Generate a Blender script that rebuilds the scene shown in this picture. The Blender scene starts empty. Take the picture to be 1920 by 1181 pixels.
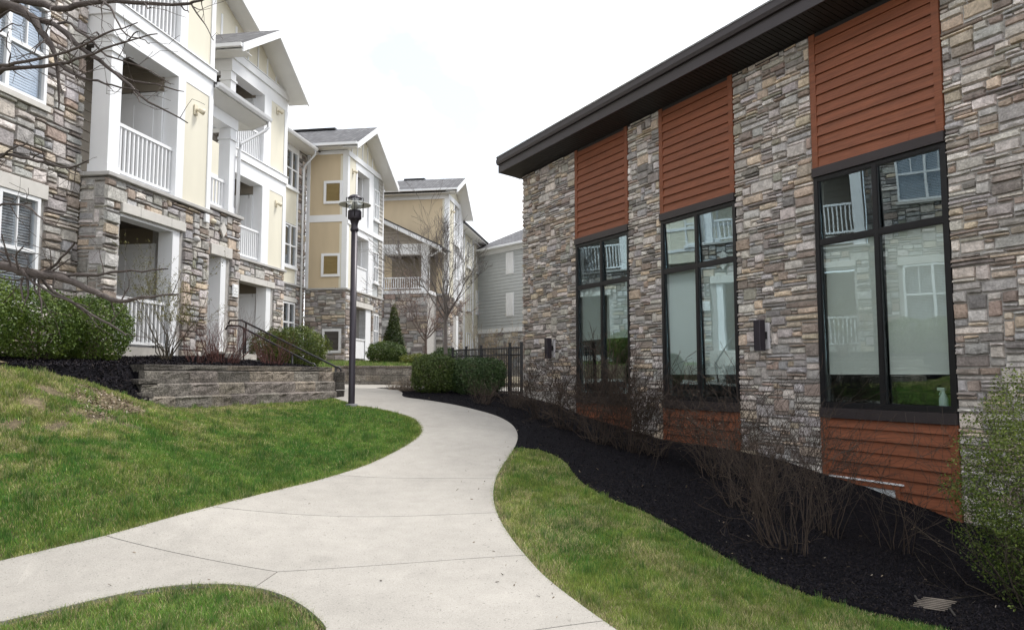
import bpy, bmesh, math, random
import numpy as np
from mathutils import Vector, Matrix

random.seed(7); rng = np.random.default_rng(7)
SC = bpy.context.scene
COL = SC.collection
# ------------------------------------------------------------------ camera
F_PX, CX, CY, EYE, HOR = 1400., 960., 590.5, 1.6, 702.
PITCH = math.atan((HOR - CY) / F_PX)
cp, sp = math.cos(PITCH), math.sin(PITCH)
cam_d = bpy.data.cameras.new('camera'); cam = bpy.data.objects.new('camera', cam_d); COL.objects.link(cam)
cam_d.sensor_width = 36.; cam_d.lens = 36. * F_PX / 1920.
cam_d.clip_start = .05; cam_d.clip_end = 2000.
cam.location = (0, 0, EYE); cam.rotation_euler = (math.pi / 2 + PITCH, 0, 0)
SC.camera = cam
# ------------------------------------------------------------------ light
SUN_EL, SUN_AZ = math.radians(56), math.atan2(.86, .50)      # azimuth measured from +Y towards +X
sun_d = bpy.data.lights.new('sun', 'SUN'); sun = bpy.data.objects.new('sun', sun_d); COL.objects.link(sun)
sun_d.energy = 2.3; sun_d.angle = math.radians(14); sun_d.color = (1., .965, .91)
sdir = Vector((math.sin(SUN_AZ) * math.cos(SUN_EL), math.cos(SUN_AZ) * math.cos(SUN_EL), math.sin(SUN_EL)))
sun.rotation_euler = sdir.to_track_quat('Z', 'Y').to_euler()
W = bpy.data.worlds.new('World'); SC.world = W; W.use_nodes = True
nt = W.node_tree; nt.nodes.clear()
wo = nt.nodes.new('ShaderNodeOutputWorld'); bg = nt.nodes.new('ShaderNodeBackground')
sky = nt.nodes.new('ShaderNodeTexSky'); sky.sky_type = 'NISHITA'; sky.sun_disc = False
sky.sun_elevation = SUN_EL; sky.sun_rotation = SUN_AZ
tc = nt.nodes.new('ShaderNodeTexCoord'); nz = nt.nodes.new('ShaderNodeTexNoise')
nz.inputs['Scale'].default_value = 2.3; nz.inputs['Detail'].default_value = 6; nz.inputs['Roughness'].default_value = .55
mpw = nt.nodes.new('ShaderNodeMapping'); mpw.inputs['Location'].default_value = (1.35, .1, .2); mpw.inputs['Scale'].default_value = (1, 1, 1.6)
rmp = nt.nodes.new('ShaderNodeValToRGB'); rmp.color_ramp.elements[0].position = .38; rmp.color_ramp.elements[1].position = .55
mxw = nt.nodes.new('ShaderNodeMix'); mxw.data_type = 'RGBA'
L_ = nt.links.new
L_(tc.outputs['Generated'], mpw.inputs['Vector']); L_(mpw.outputs[0], nz.inputs['Vector']); L_(nz.outputs['Fac'], rmp.inputs['Fac'])
mlt = nt.nodes.new('ShaderNodeMix'); mlt.data_type = 'RGBA'
mlt.inputs[0].default_value = .45; mlt.inputs[7].default_value = (10.5, 10.9, 11.3, 1)   # thin veil over the blue
L_(sky.outputs['Color'], mlt.inputs[6])
L_(rmp.outputs['Color'], mxw.inputs[0]); L_(mlt.outputs[2], mxw.inputs[6])
mxw.inputs[7].default_value = (11.2, 11.25, 11.35, 1)                 # bright overcast cloud
L_(mxw.outputs[2], bg.inputs['Color']); bg.inputs['Strength'].default_value = .1; L_(bg.outputs[0], wo.inputs[0])
SC.view_settings.view_transform = 'Standard'; SC.view_settings.look = 'None'
SC.view_settings.exposure = .72; SC.view_settings.gamma = 1.; SC.view_settings.use_curve_mapping = False
SC.render.engine = 'CYCLES'
SC.cycles.max_bounces = 8; SC.cycles.transparent_max_bounces = 12; SC.cycles.caustics_reflective = False; SC.cycles.caustics_refractive = False

# ------------------------------------------------------------------ projection helpers
def ray(x, y):
    a = (x - CX) / F_PX; b = (CY - y) / F_PX
    return np.array([a, cp - b * sp, sp + b * cp])
def at_depth(x, y, Y):
    r = ray(x, y); p = r * (Y / r[1]); return Vector((p[0], p[1], p[2] + EYE))
def project(X, Y, Z):
    z = Z - EYE; d = Y * cp + z * sp
    if d <= .05: return None
    return CX + F_PX * X / d, CY - F_PX * (-Y * sp + z * cp) / d
TR = math.radians(27.721); TL = math.radians(9.102)
dR = np.array([-math.sin(TR), math.cos(TR)]); nR = np.array([math.cos(TR), math.sin(TR)])
dL = np.array([math.sin(TL), math.cos(TL)]); nL = np.array([math.cos(TL), -math.sin(TL)])
def RP(q, s): return q * nR + s * dR
def LP(q, s): return q * nL + s * dL

# ------------------------------------------------------------------ materials
MATS = {}
def new_mat(name):
    m = bpy.data.materials.new(name); m.use_nodes = True; MATS[name] = m
    return m, m.node_tree, m.node_tree.nodes['Principled BSDF']
def mat(name, col, rough=.6, var=.12, scale=8., bump=0., bscale=None, attr=False, metal=0., stretch=(1, 1, 1), spec=.4, scale2=None, var2=0., dark=None):
    """noise-varied paint/stone material; attr=True multiplies the mesh colour attribute"""
    if name in MATS: return MATS[name]
    m, t, b = new_mat(name); n = t.nodes; l = t.links.new
    tcn = n.new('ShaderNodeTexCoord'); mp = n.new('ShaderNodeMapping'); mp.inputs['Scale'].default_value = stretch
    l(tcn.outputs['Object'], mp.inputs['Vector'])
    no = n.new('ShaderNodeTexNoise'); no.inputs['Scale'].default_value = scale; no.inputs['Detail'].default_value = 5
    l(mp.outputs[0], no.inputs['Vector'])
    mr = n.new('ShaderNodeMapRange'); mr.inputs[1].default_value = .25; mr.inputs[2].default_value = .75
    mr.inputs[3].default_value = 1 - var; mr.inputs[4].default_value = 1 + var
    l(no.outputs['Fac'], mr.inputs[0]); fac = mr.outputs[0]
    if scale2:
        n2 = n.new('ShaderNodeTexNoise'); n2.inputs['Scale'].default_value = scale2; n2.inputs['Detail'].default_value = 3
        l(mp.outputs[0], n2.inputs['Vector'])
        m2 = n.new('ShaderNodeMapRange'); m2.inputs[1].default_value = .3; m2.inputs[2].default_value = .7
        m2.inputs[3].default_value = 1 - var2; m2.inputs[4].default_value = 1 + var2
        l(n2.outputs['Fac'], m2.inputs[0]); mm = n.new('ShaderNodeMath'); mm.operation = 'MULTIPLY'
        l(fac, mm.inputs[0]); l(m2.outputs[0], mm.inputs[1]); fac = mm.outputs[0]
    vm = n.new('ShaderNodeVectorMath'); vm.operation = 'SCALE'
    if attr:
        at = n.new('ShaderNodeAttribute'); at.attribute_name = 'Col'; l(at.outputs['Color'], vm.inputs[0])
    else: vm.inputs[0].default_value = col[:3]
    l(fac, vm.inputs['Scale']); l(vm.outputs[0], b.inputs['Base Color'])
    b.inputs['Roughness'].default_value = rough; b.inputs['Metallic'].default_value = metal
    b.inputs['Specular IOR Level'].default_value = spec
    if bump:
        nb = n.new('ShaderNodeTexNoise'); nb.inputs['Scale'].default_value = bscale or scale * 4; nb.inputs['Detail'].default_value = 6
        l(mp.outputs[0], nb.inputs['Vector'])
        bp = n.new('ShaderNodeBump'); bp.inputs['Strength'].default_value = bump; bp.inputs['Distance'].default_value = .02
        l(nb.outputs['Fac'], bp.inputs['Height']); l(bp.outputs[0], b.inputs['Normal'])
    return m
WHITE = mat('white_trim', (.78, .79, .81), .45, .03, 3)
CREAM = mat('cream_panel_paint', (.69, .655, .545), .6, .05, 2.5, .05, 120, stretch=(1, 1, .3))
TAN = mat('tan_panel_paint', (.55, .45, .31), .65, .07, 2.2, .06, 120, stretch=(1, 1, .3))
TAUPE = mat('taupe_siding', (.30, .265, .22), .6, .08, 3)
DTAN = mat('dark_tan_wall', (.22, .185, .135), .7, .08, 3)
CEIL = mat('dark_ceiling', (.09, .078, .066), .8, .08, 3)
GREYS = mat('grey_siding', (.47, .49, .50), .6, .05, 3)
STONE = mat('stone', None, .85, .30, 9, .75, 30, attr=True, scale2=38, var2=.2)
MORTAR = mat('mortar', (.40, .385, .37), .9, .15, 14, .5, 60)
CAST = mat('cast_stone', (.56, .54, .51), .8, .08, 5, .2, 60)
LEDGE = mat('ledge_stone', (.42, .41, .40), .8, .12, 5, .2, 60)
ORANGE = mat('rust_siding_paint', (.215, .071, .033), .6, .20, 1.6, .2, 30, stretch=(1, .35, 5), scale2=9, var2=.16)
BRONZE = mat('dark_bronze_metal', (.048, .040, .042), .42, .08, 3, metal=.2)
SOFFD = mat('dark_soffit', (.022, .02, .02), .6, .1, 3)
FRAME = mat('black_window_frame', (.012, .012, .014), .35, .1, 4)
BLACK = mat('black_metal', (.010, .010, .012), .4, .1, 4)
LAMPM = mat('lamp_post_metal', (.042, .036, .046), .4, .1, 4, metal=.3)
STEEL = mat('brushed_steel', (.55, .55, .55), .3, .05, 4, metal=.9)
SOFFW = mat('white_soffit', (.78, .78, .77), .6, .04, 3)
LIGHTB = mat('beige_fixture', (.66, .60, .47), .5, .04, 3)
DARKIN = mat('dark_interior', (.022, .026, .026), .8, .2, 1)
SHADE = mat('roller_shade_fabric', (.89, .92, .90), .8, .04, 2)
BLIND = mat('blind_slat', (.80, .82, .84), .5, .03, 3)
BLOCK = mat('retaining_block', None, .95, .45, 5, 1.0, 45, attr=True, scale2=34, var2=.55)
BLOCKTOP = mat('retaining_block_cap', (.13, .12, .11), .95, .3, 9, .6, 50)
CONC_S = mat('step_concrete', (.42, .40, .37), .9, .1, 8, .2, 80)
BARK = mat('bark', None, .9, .2, 30, .5, 80, attr=True)
LEAFM = None
def leaf_mat(name, rough=.5, trans=.25):
    m, t, b = new_mat(name); n = t.nodes; l = t.links.new
    at = n.new('ShaderNodeAttribute'); at.attribute_name = 'Col'; l(at.outputs['Color'], b.inputs['Base Color'])
    b.inputs['Roughness'].default_value = rough; b.inputs['Specular IOR Level'].default_value = .35
    tr = n.new('ShaderNodeBsdfTranslucent'); l(at.outputs['Color'], tr.inputs['Color'])
    mx = n.new('ShaderNodeMixShader'); mx.inputs[0].default_value = trans
    out = n['Material Output']; l(b.outputs[0], mx.inputs[1]); l(tr.outputs[0], mx.inputs[2]); l(mx.outputs[0], out.inputs[0])
    return m
LEAFM = leaf_mat('leaf'); BLADE = leaf_mat('grass_blade', .6, .3)
CHIPM = mat('mulch_chip', None, .9, .2, 40, 0, attr=True, spec=.08)
MULCH = mat('black_mulch', (.008, .0075, .010), .95, .5, 40, 1., 60, spec=.08)
SOIL = mat('lawn_soil', (.125, .100, .058), .95, .4, 3, .8, 60, scale2=25, var2=.4)
def glass_mat(name, tint, refl, rcol, f0=.2, f1=.75):
    m, t, b = new_mat(name); n = t.nodes; l = t.links.new; n.remove(b)
    tr = n.new('ShaderNodeBsdfTransparent'); tr.inputs[0].default_value = (*tint, 1)
    gl = n.new('ShaderNodeBsdfGlossy'); gl.inputs['Roughness'].default_value = .003; gl.inputs['Color'].default_value = (*rcol, 1)
    lw = n.new('ShaderNodeLayerWeight'); lw.inputs[0].default_value = .35
    mr = n.new('ShaderNodeMapRange'); mr.inputs[3].default_value = f0; mr.inputs[4].default_value = f1
    l(lw.outputs['Fresnel'], mr.inputs[0])
    mx = n.new('ShaderNodeMixShader'); l(mr.outputs[0], mx.inputs[0]); l(tr.outputs[0], mx.inputs[1]); l(gl.outputs[0], mx.inputs[2])
    nn = n.new('ShaderNodeTexNoise'); nn.inputs['Scale'].default_value = .9; bp = n.new('ShaderNodeBump')
    bp.inputs['Strength'].default_value = .02; bp.inputs['Distance'].default_value = .05
    tcn = n.new('ShaderNodeTexCoord'); l(tcn.outputs['Object'], nn.inputs['Vector']); l(nn.outputs['Fac'], bp.inputs['Height']); l(bp.outputs[0], gl.inputs['Normal'])
    l(mx.outputs[0], n['Material Output'].inputs[0]); return m
CGLASS = glass_mat('clubhouse_glass', (.97, 1., .985), .3, (.80, .94, 1.), .11, .55)
AGLASS = glass_mat('apartment_glass', (.90, .92, .94), .3, (.92, .95, .98), .08, .45)
LGLASS = glass_mat('lamp_glass', (.85, .87, .87), .3, (1, 1, 1), .12, .5)
def roof_mat():
    m, t, b = new_mat('grey_shingles'); n = t.nodes; l = t.links.new
    tcn = n.new('ShaderNodeTexCoord'); mp = n.new('ShaderNodeMapping'); l(tcn.outputs['UV'], mp.inputs['Vector'])
    br = n.new('ShaderNodeTexBrick'); br.inputs['Scale'].default_value = 1.; br.inputs['Brick Width'].default_value = .3; br.inputs['Row Height'].default_value = .14
    br.inputs['Mortar Size'].default_value = .012; br.inputs['Color1'].default_value = (.105, .105, .112, 1); br.inputs['Color2'].default_value = (.175, .175, .185, 1)
    br.inputs['Mortar'].default_value = (.06, .06, .065, 1); br.inputs['Bias'].default_value = -.1
    l(mp.outputs[0], br.inputs['Vector']); l(br.outputs['Color'], b.inputs['Base Color']); b.inputs['Roughness'].default_value = .95
    bp = n.new('ShaderNodeBump'); bp.inputs['Strength'].default_value = .5; bp.inputs['Distance'].default_value = .01; bp.invert = True
    l(br.outputs['Fac'], bp.inputs['Height']); l(bp.outputs[0], b.inputs['Normal']); return m
SHINGLE = roof_mat()
def concrete_mat():
    m, t, b = new_mat('path_concrete'); n = t.nodes; l = t.links.new
    tcn = n.new('ShaderNodeTexCoord'); v = tcn.outputs['Object']
    def noise(s, d=4):
        x = n.new('ShaderNodeTexNoise'); x.inputs['Scale'].default_value = s; x.inputs['Detail'].default_value = d; l(v, x.inputs['Vector']); return x.outputs['Fac']
    def rng_(f, a, b_, lo, hi):
        r = n.new('ShaderNodeMapRange'); r.inputs[1].default_value = a; r.inputs[2].default_value = b_; r.inputs[3].default_value = lo; r.inputs[4].default_value = hi
        l(f, r.inputs[0]); return r.outputs[0]
    def mul(a, c):
        x = n.new('ShaderNodeMath'); x.operation = 'MULTIPLY'; l(a, x.inputs[0]); l(c, x.inputs[1]); return x.outputs[0]
    f = mul(rng_(noise(.9, 5), .3, .7, .90, 1.07), rng_(noise(6, 5), .3, .7, .94, 1.05))
    f = mul(f, rng_(noise(110, 2), .3, .7, .86, 1.12))
    f = mul(f, rng_(noise(55, 1), .25, .33, .62, 1.))       # small dark aggregate specks
    oi = n.new('ShaderNodeObjectInfo'); f = mul(f, rng_(oi.outputs['Random'], 0, 1, .94, 1.05)); f = mul(f, rng_(noise(2.2, 6), .56, .72, 1., .90))
    vm = n.new('ShaderNodeVectorMath'); vm.operation = 'SCALE'; vm.inputs[0].default_value = (.345, .325, .296); l(f, vm.inputs['Scale'])
    l(vm.outputs[0], b.inputs['Base Color']); b.inputs['Roughness'].default_value = .9
    bp = n.new('ShaderNodeBump'); bp.inputs['Strength'].default_value = .25; bp.inputs['Distance'].default_value = .006
    l(noise(140, 3), bp.inputs['Height']); l(bp.outputs[0], b.inputs['Normal']); return m
CONC = concrete_mat()

# ------------------------------------------------------------------ mesh helpers
class MB:
    def __init__(s): s.v = []; s.f = []
    def hexa(s, p):
        b = len(s.v); s.v += [tuple(x) for x in p]
        s.f += [tuple(b + i for i in q) for q in ((0, 3, 2, 1), (4, 5, 6, 7), (0, 1, 5, 4), (1, 2, 6, 5), (2, 3, 7, 6), (3, 0, 4, 7))]
        return s
    def box(s, x0, x1, y0, y1, z0, z1):
        return s.hexa([(x0, y0, z0), (x1, y0, z0), (x1, y1, z0), (x0, y1, z0), (x0, y0, z1), (x1, y0, z1), (x1, y1, z1), (x0, y1, z1)])
    def prism(s, poly, ext):
        """poly: list of 3D points, ext: extrusion vector"""
        b = len(s.v); k = len(poly); e = Vector(ext)
        s.v += [tuple(p) for p in poly] + [tuple(Vector(p) + e) for p in poly]
        s.f.append(tuple(b + i for i in range(k))[::-1]); s.f.append(tuple(b + k + i for i in range(k)))
        s.f += [(b + i, b + (i + 1) % k, b + k + (i + 1) % k, b + k + i) for i in range(k)]
        return s
    def quad(s, p):
        b = len(s.v); s.v += [tuple(x) for x in p]; s.f.append(tuple(range(b, b + len(p)))); return s
    def tube(s, pts, rad, n=8, cap=True):
        pts = [Vector(p) for p in pts]; b = len(s.v); up = Vector((.3, .2, 1)).normalized()
        for i, p in enumerate(pts):
            d = (pts[min(i + 1, len(pts) - 1)] - pts[max(i - 1, 0)])
            d = d.normalized() if d.length > 1e-9 else Vector((0, 0, 1))
            u = d.cross(up)
            if u.length < .05: u = d.cross(Vector((1, 0, 0)))
            u.normalize(); w = d.cross(u); r = rad[i] if hasattr(rad, '__len__') else rad
            for j in range(n):
                a = 2 * math.pi * j / n; s.v.append(tuple(p + (u * math.cos(a) + w * math.sin(a)) * r))
        for i in range(len(pts) - 1):
            for j in range(n):
                s.f.append((b + i * n + j, b + i * n + (j + 1) % n, b + (i + 1) * n + (j + 1) % n, b + (i + 1) * n + j))
        if cap:
            s.f.append(tuple(b + j for j in range(n))[::-1]); s.f.append(tuple(b + (len(pts) - 1) * n + j for j in range(n)))
        return s
    def lathe(s, c, prof, n=24):
        b = len(s.v)
        for r, z in prof:
            for j in range(n):
                a = 2 * math.pi * j / n; s.v.append((c[0] + r * math.cos(a), c[1] + r * math.sin(a), c[2] + z))
        for i in range(len(prof) - 1):
            for j in range(n):
                s.f.append((b + i * n + j, b + i * n + (j + 1) % n, b + (i + 1) * n + (j + 1) % n, b + (i + 1) * n + j))
        return s
def link(name, me, m, parent=None, **props):
    o = bpy.data.objects.new(name, me); COL.objects.link(o)
    if m is not None and len(me.materials) == 0: me.materials.append(m)
    if parent is not None: o.parent = parent
    for k, v in props.items(): o[k] = v
    return o
def mesh_from(mb, name, off=(0, 0, 0), recalc=True, smooth=False, bevel=0):
    me = bpy.data.meshes.new(name)
    vs = np.array(mb.v, float) - np.array(off)
    me.from_pydata(vs.tolist(), [], mb.f)
    if recalc or bevel:
        bm = bmesh.new(); bm.from_mesh(me); bmesh.ops.recalc_face_normals(bm, faces=bm.faces)
        if bevel: bmesh.ops.bevel(bm, geom=bm.edges[:], offset=bevel, segments=1, affect='EDGES', profile=.5)
        bm.to_mesh(me); bm.free()
    if smooth: me.shade_smooth()
    return me
def np_mesh(name, V, Fc, col=None, smooth=False):
    """V (n,3), Fc (m,k) arrays, col (n,3)"""
    me = bpy.data.meshes.new(name); V = np.ascontiguousarray(V, np.float32); Fc = np.ascontiguousarray(Fc, np.int32)
    me.vertices.add(len(V)); me.vertices.foreach_set('co', V.ravel())
    m, k = Fc.shape; me.loops.add(m * k); me.loops.foreach_set('vertex_index', Fc.ravel())
    me.polygons.add(m); me.polygons.foreach_set('loop_start', np.arange(0, m * k, k, dtype=np.int32))
    me.update(calc_edges=True); me.validate()
    if col is not None: set_col(me, col)
    if smooth: me.shade_smooth()
    return me
def set_col(me, col):
    a = me.attributes.new('Col', 'FLOAT_COLOR', 'POINT')
    c = np.ones((len(me.vertices), 4), np.float32); c[:, :3] = col; a.data.foreach_set('color', c.ravel())

class Thing:
    def __init__(s, name, label, cat, base, rot=0., group=None, kind=None):
        """base: point in the thing's own frame (q,s,z); rot 0 -> world frame"""
        s.e = bpy.data.objects.new(name, None); COL.objects.link(s.e); s.e.empty_display_size = .3
        s.rot = rot; c, n = math.cos(rot), math.sin(rot)
        s.off = Vector(base); s.e.location = (c * base[0] - n * base[1], n * base[0] + c * base[1], base[2]); s.e.rotation_euler = (0, 0, rot)
        s.e['label'] = label; s.e['category'] = cat
        if group: s.e['group'] = group
        if kind: s.e['kind'] = kind
    def part(s, name, mb, m, parent=None, smooth=False, bevel=0, label=None, kind=None):
        o = link(name, mesh_from(mb, name, s.off, smooth=smooth, bevel=bevel), m, parent or s.e)
        if label: o['label'] = label
        if kind: o['kind'] = kind
        return o
    def inst(s, name, me, loc, m=None, parent=None):
        o = link(name, me, m, parent or s.e); o.location = Vector(loc) - s.off; return o
def single(name, me, m, label, cat, loc=None, group=None, kind=None):
    o = link(name, me, m); o['label'] = label; o['category'] = cat
    if loc is not None: o.location = loc
    if group: o['group'] = group
    if kind: o['kind'] = kind
    return o
# a wall face: o=(q,s) start, a = unit direction along the wall, n = outward normal (all in the thing's frame)
class Face:
    def __init__(s, o, a, n): s.o, s.a, s.n = o, a, n
    def P(s, a, z, d=0.): return (s.o[0] + s.a[0] * a + s.n[0] * d, s.o[1] + s.a[1] * a + s.n[1] * d, z)
    def box(s, mb, a0, a1, z0, z1, d0, d1):
        P = s.P; return mb.hexa([P(a0, z0, d0), P(a1, z0, d0), P(a1, z0, d1), P(a0, z0, d1), P(a0, z1, d0), P(a1, z1, d0), P(a1, z1, d1), P(a0, z1, d1)])
    def out(s, d): return Face((s.o[0] + s.n[0] * d, s.o[1] + s.n[1] * d), s.a, s.n)
def facade(q): return Face((q, 0), (0, 1), (1, 0))       # left buildings: a = s, outward = +q
def front(s_): return Face((0, s_), (1, 0), (0, -1))     # left buildings: a = q, outward = -s (towards the viewer)

# ------------------------------------------------------------------ stonework
PAL_R = np.array([(.37, .355, .35), (.30, .30, .315), (.31, .295, .285), (.25, .245, .25), (.36, .35, .34), (.20, .165, .145), (.235, .18, .15), (.40, .33, .245), (.33, .275, .21), (.15, .14, .14), (.27, .275, .295), (.22, .225, .19), (.43, .42, .41)])
W_R = np.array([2.6, 1.8, 3, 2.6, 1.8, 2.2, 1.6, 1.4, 1.6, 1.4, 1.6, .5, 1.0]); W_R /= W_R.sum(); PAL_R = PAL_R * .68 + PAL_R.mean(1, keepdims=True) * .26 + PAL_R.mean() * .06
def pack(a0, a1, z0, z1, holes, ua, uz, wr, hr, top=None):
    na, nz_ = max(1, int(round((a1 - a0) / ua))), max(1, int(round((z1 - z0) / uz)))
    ua = (a1 - a0) / na; uz = (z1 - z0) / nz_
    occ = np.zeros((nz_, na), bool)
    for h in holes:
        i0 = int(round((h[0] - a0) / ua)); i1 = int(round((h[1] - a0) / ua)); j0 = int(round((h[2] - z0) / uz)); j1 = int(round((h[3] - z0) / uz))
        occ[max(0, j0):max(0, j1), max(0, i0):max(0, i1)] = True
    res = []
    for j in range(nz_):
        i = 0
        while i < na:
            if occ[j, i]: i += 1; continue
            h = random.choices(hr[0], hr[1])[0]; w = random.choices(wr[0], wr[1])[0]
            if h >= 3: w = min(w, max(3, int(h * 2.6)))
            h = min(h, nz_ - j); k = 0
            while k < w and i + k < na and not occ[j, i + k]: k += 1
            w = k
            rem = 0                                    # avoid slivers
            while i + w + rem < na and not occ[j, i + w + rem] and rem < 2: rem += 1
            if rem == 1: w += 1
            while h > 1 and occ[j:j + h, i:i + w].any(): h -= 1
            occ[j:j + h, i:i + w] = True
            res.append((a0 + i * ua, a0 + (i + w) * ua, z0 + j * uz, z0 + (j + h) * uz)); i += w
    return res
def stone_geo(face, r, joint, dmin, dmax, mortar_d=-.03):
    a0, a1, z0, z1 = r; j = joint; w, h = a1 - a0, z1 - z0
    ja = lambda s=1.: random.uniform(-.55, .5) * j * s
    a0 += j * random.uniform(.3, .8); a1 -= j * random.uniform(.3, .8); z0 += j * random.uniform(.3, .8); z1 -= j * random.uniform(.3, .8)
    am, zm = (a0 + a1) / 2 + random.uniform(-.12, .12) * w, (z0 + z1) / 2
    sk = random.uniform(-.06, .06) * h
    per = [(a0 + ja(), z0 + ja()), (am, z0 + ja() - abs(sk) * .3), (a1 + ja(), z0 + ja()), (a1 + ja(), zm), (a1 + ja(), z1 + ja() - abs(sk)), (am, z1 + ja()), (a0 + ja(), z1 + ja() + sk * .3), (a0 + ja(), zm)]
    d = random.uniform(dmin, dmax); ins = min(.014, .13 * min(w, h)) * (.5 if mortar_d < -.1 else 1)
    V = [face.P(a, z, mortar_d) for a, z in per]
    dl = [d * random.uniform(.72, 1.) for _ in range(8)]
    for (a, z), dd in zip(per, dl):
        ia = a + (ins if a < (a0 + a1) / 2 - .2 * w else -ins if a > (a0 + a1) / 2 + .2 * w else 0)
        iz = z + (ins if z < zm - .2 * h else -ins if z > zm + .2 * h else 0)
        V.append(face.P(ia, iz, dd))
    V.append(face.P(am, zm + random.uniform(-.15, .15) * h, d + random.uniform(-.004, .008)))
    Fq = [(i, (i + 1) % 8, 8 + (i + 1) % 8, 8 + i) for i in range(8)]; Ft = [(8 + i, 8 + (i + 1) % 8, 16) for i in range(8)]
    return V, Fq + Ft
def lay_stones(th, jobs, palette, weights, maxparts=300, name='stone', tint=1.):
    """jobs: list of (face, rects, joint, dmin, dmax). Largest in the picture become parts, the rest one stuff part"""
    c, n = math.cos(th.rot), math.sin(th.rot); allst = []
    for face, rects, joint, dmin, dmax in jobs:
        for r in rects:
            p = face.P((r[0] + r[1]) / 2, (r[2] + r[3]) / 2, 0); w = (c * p[0] - n * p[1], n * p[0] + c * p[1], p[2])
            pr = project(*w); sz = 0.
            if pr and -10 < pr[0] < 1930 and -10 < pr[1] < 1190:
                nx = c * face.n[0] - n * face.n[1]; ny = n * face.n[0] + c * face.n[1]
                dist = math.sqrt(w[0] ** 2 + w[1] ** 2); cosv = -(nx * w[0] + ny * w[1]) / dist
                sz = (r[1] - r[0]) * (r[3] - r[2]) / dist ** 2 * max(cosv, 0)
            allst.append((sz, face, r, joint, dmin, dmax))
    allst.sort(key=lambda t: -t[0]); BV, BF, BC = [], [], []
    for i, (sz, face, r, joint, dmin, dmax) in enumerate(allst):
        V, Fc = stone_geo(face, r, joint, dmin, dmax)
        col = palette[np.searchsorted(np.cumsum(weights), random.random() * .999)] * random.uniform(.78, 1.2) * tint
        col = col * np.array([random.uniform(.96, 1.05), 1, random.uniform(.95, 1.05)])
        if i < maxparts and sz > 0:
            me = bpy.data.meshes.new(name); me.from_pydata((np.array(V) - np.array(th.off)).tolist(), [], Fc); set_col(me, col)
            link(name, me, STONE, th.e)
        else:
            b = len(BV); BV += V; BF += [tuple(b + k for k in f) for f in Fc]; BC += [col] * len(V)
    if BV:
        me = bpy.data.meshes.new('stonework'); me.from_pydata((np.array(BV) - np.array(th.off)).tolist(), [], BF); set_col(me, np.array(BC))
        o = link('stonework', me, STONE, th.e); o['kind'] = 'stuff'
def siding(th, face, a0, a1, z0, z1, exp, m, d=.028, name='siding_board', singles=True, parent=None, poly=None, butt=False):
    z = z0; k = 0; big = MB()
    while z < z1 - .02:
        zt = min(z + exp, z1); mb = MB() if singles else big; P = face.P
        l0, l1, t0, t1 = a0, a1, a0, a1
        if poly: (l0, l1), (t0, t1) = poly(z), poly(zt)
        if l1 - l0 > .02:
            segs = [(0., 1.)]
            if butt and random.random() < .45: c_ = random.uniform(.2, .8); g_ = .0012 / (l1 - l0); segs = [(0., c_ - g_), (c_ + g_, 1.)]
            for f0, f1 in segs:
                if singles: mb = MB()
                dd = d + random.uniform(-.002, .002) * butt; la, lb, ta, tb = l0 + (l1 - l0) * f0, l0 + (l1 - l0) * f1, t0 + (t1 - t0) * f0, t0 + (t1 - t0) * f1
                mb.hexa([P(la, z, -.02), P(lb, z, -.02), P(lb, z, dd + .003), P(la, z, dd + .003), P(ta, zt - .002, -.02), P(tb, zt - .002, -.02), P(tb, zt - .002, .004), P(ta, zt - .002, .004)])
                if singles: th.part(name, mb, m, parent)
        z += exp
    if not singles:
        o = th.part('siding', big, m, parent, kind='stuff')
def railing(th, face, a0, a1, z0, z1, d=-.06, n=None, singles=True, mesh=None, m=None):
    mb = MB(); m = m or WHITE; face.box(mb, a0, a1, z1 - .06, z1, d - .035, d + .035); lo = MB(); face.box(lo, a0, a1, z0 + .07, z0 + .12, d - .025, d + .025)
    if not singles:
        n = n or int((a1 - a0) / .125)
        for i in range(n):
            a = a0 + (i + .5) * (a1 - a0) / n; face.box(mb, a - .018, a + .018, z0 + .119, z1 - .059, d - .018, d + .018)
        r = th.part('railing', mb, m, kind='stuff'); th.part('bottom_rail', lo, m, r); return r
    r = th.part('railing', mb, m); th.part('bottom_rail', lo, m, r); n = n or int(round((a1 - a0) / .125)); h = z1 - z0 - .18 + .004
    ub = MB().box(-.018, .018, -.018, .018, 0, h); me = mesh_from(ub, 'baluster')
    for i in range(n):
        a = a0 + (i + .5) * (a1 - a0) / n; th.inst('baluster', me, face.P(a, z0 + .118, d), m, r)
    return r
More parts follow.
